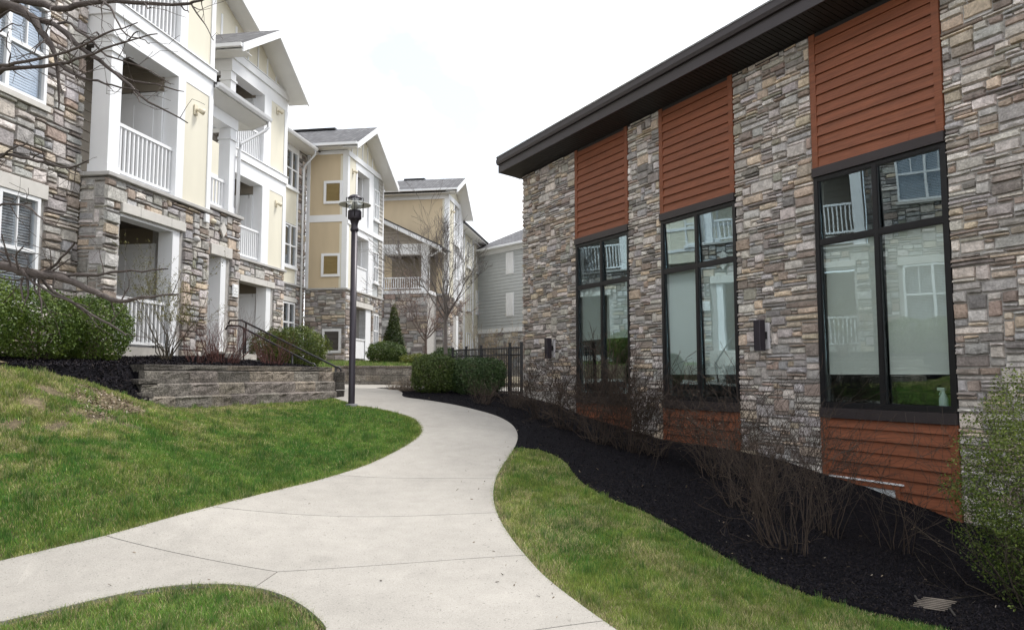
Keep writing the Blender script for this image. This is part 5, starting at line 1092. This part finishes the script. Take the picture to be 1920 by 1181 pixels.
def bare_tree(name, label, base, z0, trunk, r, L, depth, col, n0=4, ang=.5, seed=3, leaves=0, lcol=None, lean=(0, 0), ratio=.72, minr=.003):
    global rng
    keep = rng; rng = np.random.default_rng(seed); th = Thing(name, label, 'tree', (base[0], base[1], z0)); tr = [(np.array([[0, 0, -.1], [.01, 0, trunk * .5], [lean[0], lean[1], trunk], [lean[0] * 1.1, lean[1], trunk * 1.22]]), [r * 1.15, r, r * .86, r * .6])]; polys = []
    for k in range(n0):
        a = 6.283 * k / n0 + rng.uniform(-.4, .4); t = rng.uniform(.35, .75) * ang / .5
        grow((lean[0], lean[1], trunk * rng.uniform(.86, 1.18)), (math.cos(a) * math.tan(t), math.sin(a) * math.tan(t), 1.), L * rng.uniform(.8, 1.1), r * .55, depth, polys, .22, (2, 4), ang, .14, 5, minr, ratio)
    link('trunk', tube_mesh('trunk', tr, 10, col), BARK, th.e); link('crown', tube_mesh('crown', polys, 4, col, .2), BARK, th.e)
    if leaves:
        pts = np.concatenate([p[0][1:] for p in polys]); P = pts[rng.integers(0, len(pts), leaves)] + rng.normal(0, .03, (leaves, 3)); link('buds', leaf_mesh('buds', P, rng.normal(0, 1, (leaves, 3)), .034, colmix(leaves, lcol[0], lcol[1], rng.random(leaves)), .5), LEAFM, th.e)
    rng = keep
bx_ = (835 - 960) / 1400 * 19.6; bare_tree('bare_tree', 'slim bare tree with dark spreading twigs behind the low hedge', (bx_, 19.6), z_at(bx_, 19.6), 1.75, .05, 1.15, 5, (.15, .13, .12), 6, .5, 11, minr=.0026)
bx_ = (798 - 960) / 1400 * 24.; bare_tree('budding_tree', 'small tree with pinkish buds left of the slim bare tree', (bx_, 24.), 1.75, .95, .04, 1.0, 4, (.12, .09, .08), 6, .62, 5, 2600, ((.25, .14, .12), (.42, .30, .24)))
bx_ = (925 - 960) / 1400 * 30.; twig_shrub('budding_shrub', 'hazy budding shrub behind the fence in front of the grey building', (bx_, 30.), 1.2, 26, 2.3, .7, 3, .01, (.2, .16, .12), 700, ((.2, .17, .06), (.4, .33, .12)), .04, minr=.004)

# ---- old tree whose branches reach in from the left
ot = Thing('old_bare_tree', 'gnarled bare branches reaching in from a tree beyond the left edge', 'tree', (-5.7, 6.55, z_at(-5.7, 6.55)))
def br(pix, Ya, Yb, r0, r1, ext=None):
    n = len(pix); P = [at_depth(x, y, Ya + (Yb - Ya) * i / (n - 1)) for i, (x, y) in enumerate(pix)]
    P = [np.array(p) for p in P]
    if ext is not None: P = [np.array(e) for e in ext] + P
    P = [np.array(q) for q in smooth_line([tuple(p) for p in P], 1)]
    P = [q + rng.normal(0, .004, 3) if 0 < i < len(P) - 1 else q for i, q in enumerate(P)]
    r0, r1 = r0 * 1.12, r1 * 1.4; m = len(P); return (np.array(P) - np.array(ot.off), [(r0 + (r1 - r0) * i / (m - 1)) * rng.uniform(.85, 1.18) for i in range(m)])
TK = (-5.7, 6.55); tzb = z_at(*TK)
H1, H2, H3 = (-5.45, 6.4, 3.9), (-5.5, 6.3, 3.2), (-5.5, 6.35, 2.6)
B_ = []
B_.append(br([(0, 8), (28, 12), (43, 24), (61, 35), (73, 54), (87, 71), (100, 93), (106, 112), (112, 158), (110, 205)], 5.3, 5.0, .042, .003, [H1]))
B_.append(br([(61, 35), (84, 39), (104, 48), (130, 69), (149, 89), (179, 106), (210, 134), (240, 156), (252, 172), (290, 197), (352, 231)], 5.26, 4.7, .021, .003))
B_.append(br([(20, 0), (75, 6), (99, 13), (115, 19), (135, 14), (158, 7), (200, 3), (271, 7), (339, 11), (359, 7), (384, -2)], 5.5, 4.9, .026, .005, [H1]))
B_.append(br([(359, 8), (372, 28), (388, 52), (400, 76)], 4.95, 4.9, .005, .002))
B_.append(br([(0, 130), (30, 128), (75, 124), (110, 121), (135, 114), (168, 104), (200, 90), (240, 76), (295, 64)], 5.2, 4.7, .017, .0025, [H2]))
B_.append(br([(0, 126), (19, 121), (55, 114), (93, 106), (140, 95), (186, 69), (220, 56), (258, 43)], 5.1, 4.7, .013, .0022, [H2]))
B_.append(br([(186, 0), (205, 10), (214, 24), (227, 54), (236, 68), (270, 75), (280, 82)], 5.0, 4.8, .008, .002))
B_.append(br([(104, 48), (128, 40), (150, 60), (172, 74), (190, 100), (232, 115), (270, 126), (320, 158)], 5.2, 4.8, .010, .0025))
B_.append(br([(210, 134), (240, 152), (274, 156), (300, 162), (345, 172)], 5.0, 4.8, .008, .002))
B_.append(br([(110, 120), (130, 134), (150, 146), (175, 152), (205, 158), (235, 165), (262, 172)], 5.0, 4.8, .009, .003))
B_.append(br([(0, 288), (30, 292), (61, 298), (95, 306), (125, 315), (150, 310), (166, 301)], 4.9, 4.6, .012, .0025, [H2]))
B_.append(br([(0, 300), (20, 280), (42, 272), (50, 268)], 4.9, 4.7, .010, .002, [H2]))
B_.append(br([(0, 385), (25, 380), (48, 385), (65, 398), (85, 415), (100, 426)], 4.9, 4.7, .008, .002, [H3])); B_.append(br([(0, 380), (30, 383), (60, 382)], 4.9, 4.8, .006, .002, [H3]))
B_.append(br([(0, 497), (20, 500), (34, 506), (58, 512), (78, 516), (108, 521), (135, 529), (176, 545), (195, 555), (210, 563), (232, 565), (257, 560), (295, 556), (335, 552)], 5.1, 4.5, .034, .003, [H3]))
B_.append(br([(74, 515), (95, 503), (112, 489), (126, 472), (140, 455)], 4.95, 4.8, .010, .004)); B_.append(br([(100, 507), (118, 495), (133, 485)], 4.9, 4.8, .006, .002))
B_.append(br([(34, 509), (68, 511), (102, 512), (136, 515), (170, 516), (204, 512), (237, 509), (275, 507), (315, 504)], 5.0, 4.6, .014, .0025))
B_.append(br([(78, 520), (95, 545), (118, 556), (135, 567), (160, 582), (186, 597), (210, 613), (237, 629)], 5.0, 4.6, .012, .003)); B_.append(br([(40, 506), (60, 530), (82, 541), (110, 560), (148, 572), (169, 577)], 4.95, 4.7, .010, .002))
for a in ([(42, 520), (40, 545), (43, 565)], [(50, 522), (54, 545), (46, 572)], [(72, 525), (76, 560), (78, 588)], [(64, 522), (64, 540), (70, 552)], [(20, 500), (10, 470), (4, 440)], [(34, 506), (30, 480), (44, 462)], [(0, 470), (22, 478), (30, 490)]): B_.append(br(a, 4.95, 4.85, .007, .0025))
for a in ([(73, 54), (58, 40), (50, 22)], [(18, 120), (20, 105), (12, 85), (16, 60)], [(87, 71), (72, 88), (58, 100), (30, 112)], [(130, 69), (138, 82), (132, 92)], [(149, 89), (160, 76), (170, 70)], [(168, 104), (178, 112), (196, 110)], [(240, 76), (248, 66), (262, 60)], [(232, 115), (240, 108), (250, 110)], [(252, 172), (258, 186), (262, 192)], [(106, 112), (96, 90), (80, 78), (60, 92)], [(186, 69), (180, 60), (172, 66)], [(271, 7), (276, 18), (283, 14)], [(339, 11), (345, 18), (354, 24)], [(112, 158), (118, 170), (116, 180)], [(99, 13), (92, 24), (84, 22)], [(200, 3), (190, 14), (180, 12)], [(0, 60), (14, 48), (28, 44), (44, 52)], [(0, 30), (12, 20), (40, 26), (80, 40), (112, 36)], [(0, 520), (30, 526), (60, 520), (100, 530)], [(0, 480), (30, 500), (60, 505), (90, 520)], [(125, 315), (132, 325), (145, 328)], [(61, 298), (72, 290), (84, 292)]): B_.append(br(a, 5.0, 4.85, .005, .0018))
extra = []
for pts, rd in list(B_):                                   # short spurs on every limb
    for k in range(2, len(pts) - 1, 2):
        if rng.random() < .75: grow(pts[k], rng.normal(0, 1, 3) + np.array([.4, 0, .1]), rng.uniform(.06, .22), min(rd[k] * .5, .005), 1, extra, .3, (1, 2), .6, .0, 3, .0014)
tk = [(np.array([[0, 0, -.1], [.05, 0, .9], [.12, -.08, 1.7], [.2, -.12, 2.4], [.25, -.15, 3.3], [.2, .1, 4.6]]), [.15, .125, .115, .1, .08, .04])]
for k in range(5): grow((.2, 0, 3. + .3 * k), (rng.normal(0, .6) - .5, rng.normal(0, .8), 1.), 1.3, .035, 3, extra, .25, (2, 3), .5, .1, 4, .003)
link('trunk', tube_mesh('trunk', tk, 12, (.12, .10, .09)), BARK, ot.e)
link('limbs', tube_mesh('limbs', B_, 7, (.085, .070, .064), .15), BARK, ot.e); link('twigs', tube_mesh('twigs', extra, 4, (.085, .068, .06), .2), BARK, ot.e)['kind'] = 'stuff'

# ---- dry stalks on the mulch
cx_ = hit(1752, 1139, mz); gz = z_at(*cx_, mz) + .03; sx = Thing('drain_grate', 'small pale slatted drain grate lying in the black mulch near the lawn edge', 'grate', (cx_[0], cx_[1], gz))
DRY = mat('grate_slat', (.20, .17, .14), .7, .2, 20)
gu, gv = Vector((.93, -.36, -.05)), Vector((.30, .95, .06)); c0 = Vector((cx_[0], cx_[1], gz))
for k in range(7):
    p_ = c0 + gv * (.042 * (k - 3)) + gu * (.02 * (k - 3)) + gu * random.uniform(-.012, .012); mb = MB(); mb.tube([p_ - gu * .115, p_, p_ + gu * .115], [.004, .0065, .004], 6); sx.part('slat', mb, DRY, smooth=True)
for t_ in (-.10, .10): mb = MB(); mb.tube([c0 + gu * t_ - gv * .17 - Vector((0, 0, .012)), c0 + gu * t_ + gv * .17 - Vector((0, 0, .012))], .008, 6); sx.part('cross_bar', mb, mat('grate_frame', (.05, .045, .04), .7, .1, 10))

# ================================================================== MULCH CHIPS
def sample_poly(poly, n, weight=None):
    poly = np.array(poly); lo, hi = poly.min(0), poly.max(0); xs, ys = [], []; got = 0
    while got < n:
        x = rng.uniform(lo[0], hi[0], 400000); y = rng.uniform(lo[1], hi[1], 400000); k = inside(poly, x, y)
        if weight is not None: k &= rng.random(len(x)) < weight(x, y)
        xs.append(x[k]); ys.append(y[k]); got += k.sum()
    return np.concatenate(xs)[:n], np.concatenate(ys)[:n]
def infr(x, y, z, m=650):
    zz = z - EYE; d = y * cp + zz * sp; px = CX + F_PX * x / d; py = CY - F_PX * (-y * sp + zz * cp) / d; return (px > -m) & (px < 1920 + m) & (py < 1181 + m)
def chips(name, poly, zf, n, size, cols, weight, label, lift=.006):
    x, y = sample_poly(poly, n, weight); z = zf(x, y); a = rng.uniform(0, 6.283, n); L = size * rng.uniform(.4, 1.6, n); w = L * rng.uniform(.15, .4, n)
    tl = rng.normal(0, .45, n); ux, uy, uz = np.cos(a), np.sin(a), np.sin(tl); vx, vy, vz = -np.sin(a), np.cos(a), rng.normal(0, .5, n); z = z + lift + np.abs(uz) * L * .35
    V = np.empty((n, 4, 3))
    for i, (s1, s2) in enumerate(((-1, -1), (1, -1), (1, 1), (-1, 1))): V[:, i] = np.stack([x + s1 * ux * L * .5 + s2 * vx * w * .5, y + s1 * uy * L * .5 + s2 * vy * w * .5, z + s1 * uz * L * .5 + s2 * vz * w * .5], 1)
    c = cols[rng.integers(0, len(cols), n)] * rng.uniform(.6, 1.4, n)[:, None]
    return single(name, np_mesh(name, V.reshape(-1, 3), np.arange(4 * n).reshape(n, 4), np.repeat(c, 4, 0)), CHIPM, label, 'mulch', kind='stuff')
MC = .9 * np.array([(.012, .011, .014), (.018, .016, .02), (.010, .010, .013), (.026, .023, .026), (.03, .024, .022), (.014, .013, .018)])
nearw = lambda x, y: np.clip(45 / (x * x + y * y), .05, 1)
chips('mulch_chips', mulch_poly, mz, 260000, .0135, MC, nearw, 'black shredded mulch around the clubhouse shrubs')
chips('mulch_chips', bed_poly, bedz, 80000, .026, MC * 1.1, lambda x, y: np.clip(100 / (x * x + y * y), .05, 1), 'black shredded mulch above the block wall')
LITT = np.array([(.30, .24, .17), (.22, .17, .12), (.16, .12, .09), (.38, .33, .27)])
chips('leaf_litter', hits([(150, 722), (185, 728), (240, 750), (275, 772), (232, 786), (168, 782), (135, 745)]), lambda x, y: tz(x, y) - .008, 1300, .026, LITT * .9, None, 'pale wood chips and dead leaves on the bare slope beside the wall', .012)
chips('leaf_litter', mulch_poly, mz, 260, .024, LITT * .7, nearw, 'scattered dead leaves on the black mulch', .02)

# ================================================================== GRASS
def grass(poly, n, weight, colf, label, hf=None, lift=.0, zf=None, w0=.0052):
    zf = zf or (lambda x, y: tz(x, y) - .012); x, y = sample_poly(poly, n, weight); z = zf(x, y); k = infr(x, y, z); x, y, z = x[k], y[k], z[k]; n = len(x)
    dist = np.hypot(x, y); a = rng.uniform(0, 6.283, n); cl = vnoise(x, y, 9., 2); h = (.016 + .026 * rng.random(n)) * (.55 + .9 * cl); 
    if hf is not None: h = h * hf(x, y)
    w = w0 * rng.uniform(.6, 1.3, n) * np.clip(dist / 6.5, .8, 2.6); la = rng.uniform(0, 6.283, n); ln = np.abs(rng.normal(.35, .35, n)) * h + .004
    lx, ly = np.cos(la) * ln, np.sin(la) * ln; ux, uy = np.cos(a) * w * .5, np.sin(a) * w * .5
    V = np.empty((n, 4, 3)); V[:, 0] = np.stack([x - ux, y - uy, z], 1); V[:, 1] = np.stack([x + ux, y + uy, z], 1); V[:, 2] = np.stack([x + ux * .25 + lx, y + uy * .25 + ly, z + h], 1); V[:, 3] = np.stack([x - ux * .25 + lx, y - uy * .25 + ly, z + h], 1)
    tf = np.clip((vnoise(x, y, 16., 55) - .72) * 6, 0, 1) * (rng.random(n) < .8); h = h * (1 + 1.1 * tf); V[:, 2:, 2] = (z + h)[:, None]
    c = colf(x, y, n) * rng.uniform(.55, 1.45, n)[:, None]; c = c * (1 - .45 * tf[:, None]) + np.array([.03, .12, .03]) * .45 * tf[:, None]; c = c * (.78 + .5 * vnoise(x, y, 6.5, 57))[:, None]
    return single('grass', np_mesh('grass', V.reshape(-1, 3), np.arange(4 * n).reshape(n, 4), np.repeat(c, 4, 0)), BLADE, label, 'grass', kind='stuff')
DG, MG, YG, STR = np.array((.050, .165, .026)), np.array((.145, .255, .046)), np.array((.30, .325, .075)), np.array((.52, .47, .25))
def mixc(x, y, n, yel, straw):
    g = np.clip(vnoise(x, y, 1.1, 3) * .6 + vnoise(x, y, 4.3, 9) * .4, 0, 1)[:, None]; c = DG + (MG - DG) * g
    ry = rng.random(n); rs = rng.random(n); c = np.where((ry < yel)[:, None], YG * .6 + c * .4, c); return np.where((rs < straw)[:, None], STR * rng.uniform(.6, 1.1, n)[:, None], c)
bare_c = np.array(hits([(172, 728), (196, 738), (216, 750), (240, 764), (206, 766), (182, 756), (152, 742), (178, 782), (60, 752), (28, 795), (110, 797), (95, 732), (245, 800)])); bare_r = np.array([1.3, 1.5, 1.6, 1.5, 1.2, 1.1, 1.0, 1.0, .8, .9, .8, .7, .6])
def bare(x, y):
    d = np.min([np.hypot(x - a, y - b) / r for (a, b), r in zip(bare_c, bare_r)], 0); return np.clip(1.35 - d * 4.2 + 1.3 * (vnoise(x, y, 6., 4) - .5), 0, 1)
def leftcol(x, y, n):
    t = np.clip((-x - 2.9) / 1.7, 0, 1) * np.clip((y - 5.9) / 1.4, 0, 1); pn = vnoise(x * .8, y * 1.5, 1.4, 12); pn2 = vnoise(x * .8, y * 1.5, 4.2, 15); p = np.clip((pn * .6 + pn2 * .55 - .30) * 2.2, 0, 1)
    yel = np.clip(.10 + .20 * p + .95 * t * p, 0, .93); dp = polydist(LE, x, y); yel = np.clip(yel + .6 * np.clip(1 - dp / .22, 0, 1), 0, .95)
    straw = np.clip(.03 + .04 * p + .38 * t * np.clip(pn2 * 1.9 - .45, 0, 1) * (.4 + p) + .35 * bare(x, y) + .35 * np.clip(1 - dp / .06, 0, 1), 0, .9); return mixc(x, y, n, yel, straw)
def rightcol(x, y, n):
    pn = vnoise(x, y, 1.5, 21); pn2 = vnoise(x, y, 4.1, 22); dp = polydist(RE, x, y)
    return mixc(x, y, n, np.clip(.50 + .4 * np.clip(1 - dp / .6, 0, 1) + .9 * (pn - .5), .08, .95), np.clip(.22 + .7 * (pn2 - .5) + .6 * np.clip(1 - dp / .10, 0, 1), .03, .9))
fall = lambda x, y: np.clip((6.0 / np.hypot(x, y)) ** 1.7, .12, 1)
wl_front = [tuple(wl_b + np.array([.10, -.05])), tuple(wl_a + np.array([.16, -.06]))]
left_poly = LE + [(-9.5, 6.6), (-10, 7.0)] + free_edge[1:] + wl_front[::-1]
grass(left_poly, 420000, lambda x, y: fall(x, y) * (1 - .985 * bare(x, y)), leftcol, 'green lawn with straw patches sloping up left of the path', lambda x, y: 1 + .35 * np.clip(vnoise(x, y, 2.1, 31) - .4, 0, 1))
right_poly = [(1.3, 2.6)] + RE[:i0 + 1] + ME + [(4.4, 4.2), (3.2, 3.)]
grass(right_poly, 260000, lambda x, y: fall(x, y) * np.clip(polydist(RE, x, y) / .09, .12, 1), rightcol, 'yellowish green lawn strip between the path and the black mulch')
isl_poly = IS + [(-1.0, 3.9), (-.9, 3.2), (-5, 3.2), (-5, 4.75)]
grass(isl_poly, 130000, lambda x, y: fall(x, y) * np.clip(polydist(IS, x, y) / .07, .1, 1), lambda x, y, n: mixc(x, y, n, np.clip(.25 + .5 * (vnoise(x, y, 2.2, 41) - .4), .05, .9), np.clip(.12 + .5 * np.clip(1 - polydist(IS, x, y) / .15, 0, 1), 0, .9)), 'small grass island at the bottom left, inside the fork of the path')
grass([(-5.15, 22.15), (-2.3, 22.4), (-2.6, 27.5), (-7.2, 27.5), (-8, 18), (-4.8, 18)], 60000, None, lambda x, y, n: mixc(x, y, n, np.full(n, .5), np.full(n, .2)), 'upper lawn behind the far block wall', lambda x, y: 1.5 + 0 * x, zf=lambda x, y: upz(x, y) - .005, w0=.006)

def fringe(line, n, colf, label, side=.013):
    L = np.array(line); seg = np.hypot(*(L[1:] - L[:-1]).T); i = rng.choice(len(seg), n, p=seg / seg.sum()); t = rng.random(n)[:, None]; p = L[i] * (1 - t) + L[i + 1] * t + rng.normal(0, side, (n, 2)); x, y = p.T
    z = tz(x, y) + .004; a = rng.uniform(0, 6.283, n); h = rng.uniform(.008, .024, n); w = .0045 * np.clip(np.hypot(x, y) / 6.5, .8, 2.6); la = rng.uniform(0, 6.283, n); ln = np.abs(rng.normal(.9, .5, n)) * h
    V = np.empty((n, 4, 3))
    for k, (s1, f) in enumerate(((-1, 0), (1, 0), (.25, 1), (-.25, 1))): V[:, k] = np.stack([x + s1 * np.cos(a) * w * .5 + f * np.cos(la) * ln, y + s1 * np.sin(a) * w * .5 + f * np.sin(la) * ln, z + f * h], 1)
    return single('grass', np_mesh('grass', V.reshape(-1, 3), np.arange(4 * n).reshape(n, 4), np.repeat(colf(x, y, n) * rng.uniform(.55, 1.4, n)[:, None], 4, 0)), BLADE, label, 'grass', kind='stuff')
ecol = lambda x, y, n: mixc(x, y, n, np.full(n, .4), np.full(n, .35))
fringe(LE, 8000, ecol, 'grass blades leaning over the left edge of the path'); fringe(RE[:i0 + 1], 4000, ecol, 'grass blades leaning over the right edge of the path'); fringe(IS, 2600, ecol, 'grass blades leaning over the edge of the small island')
fringe(ME, 6000, ecol, 'grass blades straying into the edge of the black mulch', .03)
spk = [t for t in RE[:i0 + 1]] + [(-1.0, 8.5), (-.5, 6.2)]
chips('path_debris', path_poly, lambda x, y: tz(x, y) + .016, 130, .018, LITT * .6, lambda x, y: np.clip(1.2 - polydist(RE, x, y) * 2, .06, 1) * np.clip(60 / (x * x + y * y), .1, 1), 'tiny scraps of leaf and bark scattered on the concrete path', .004)
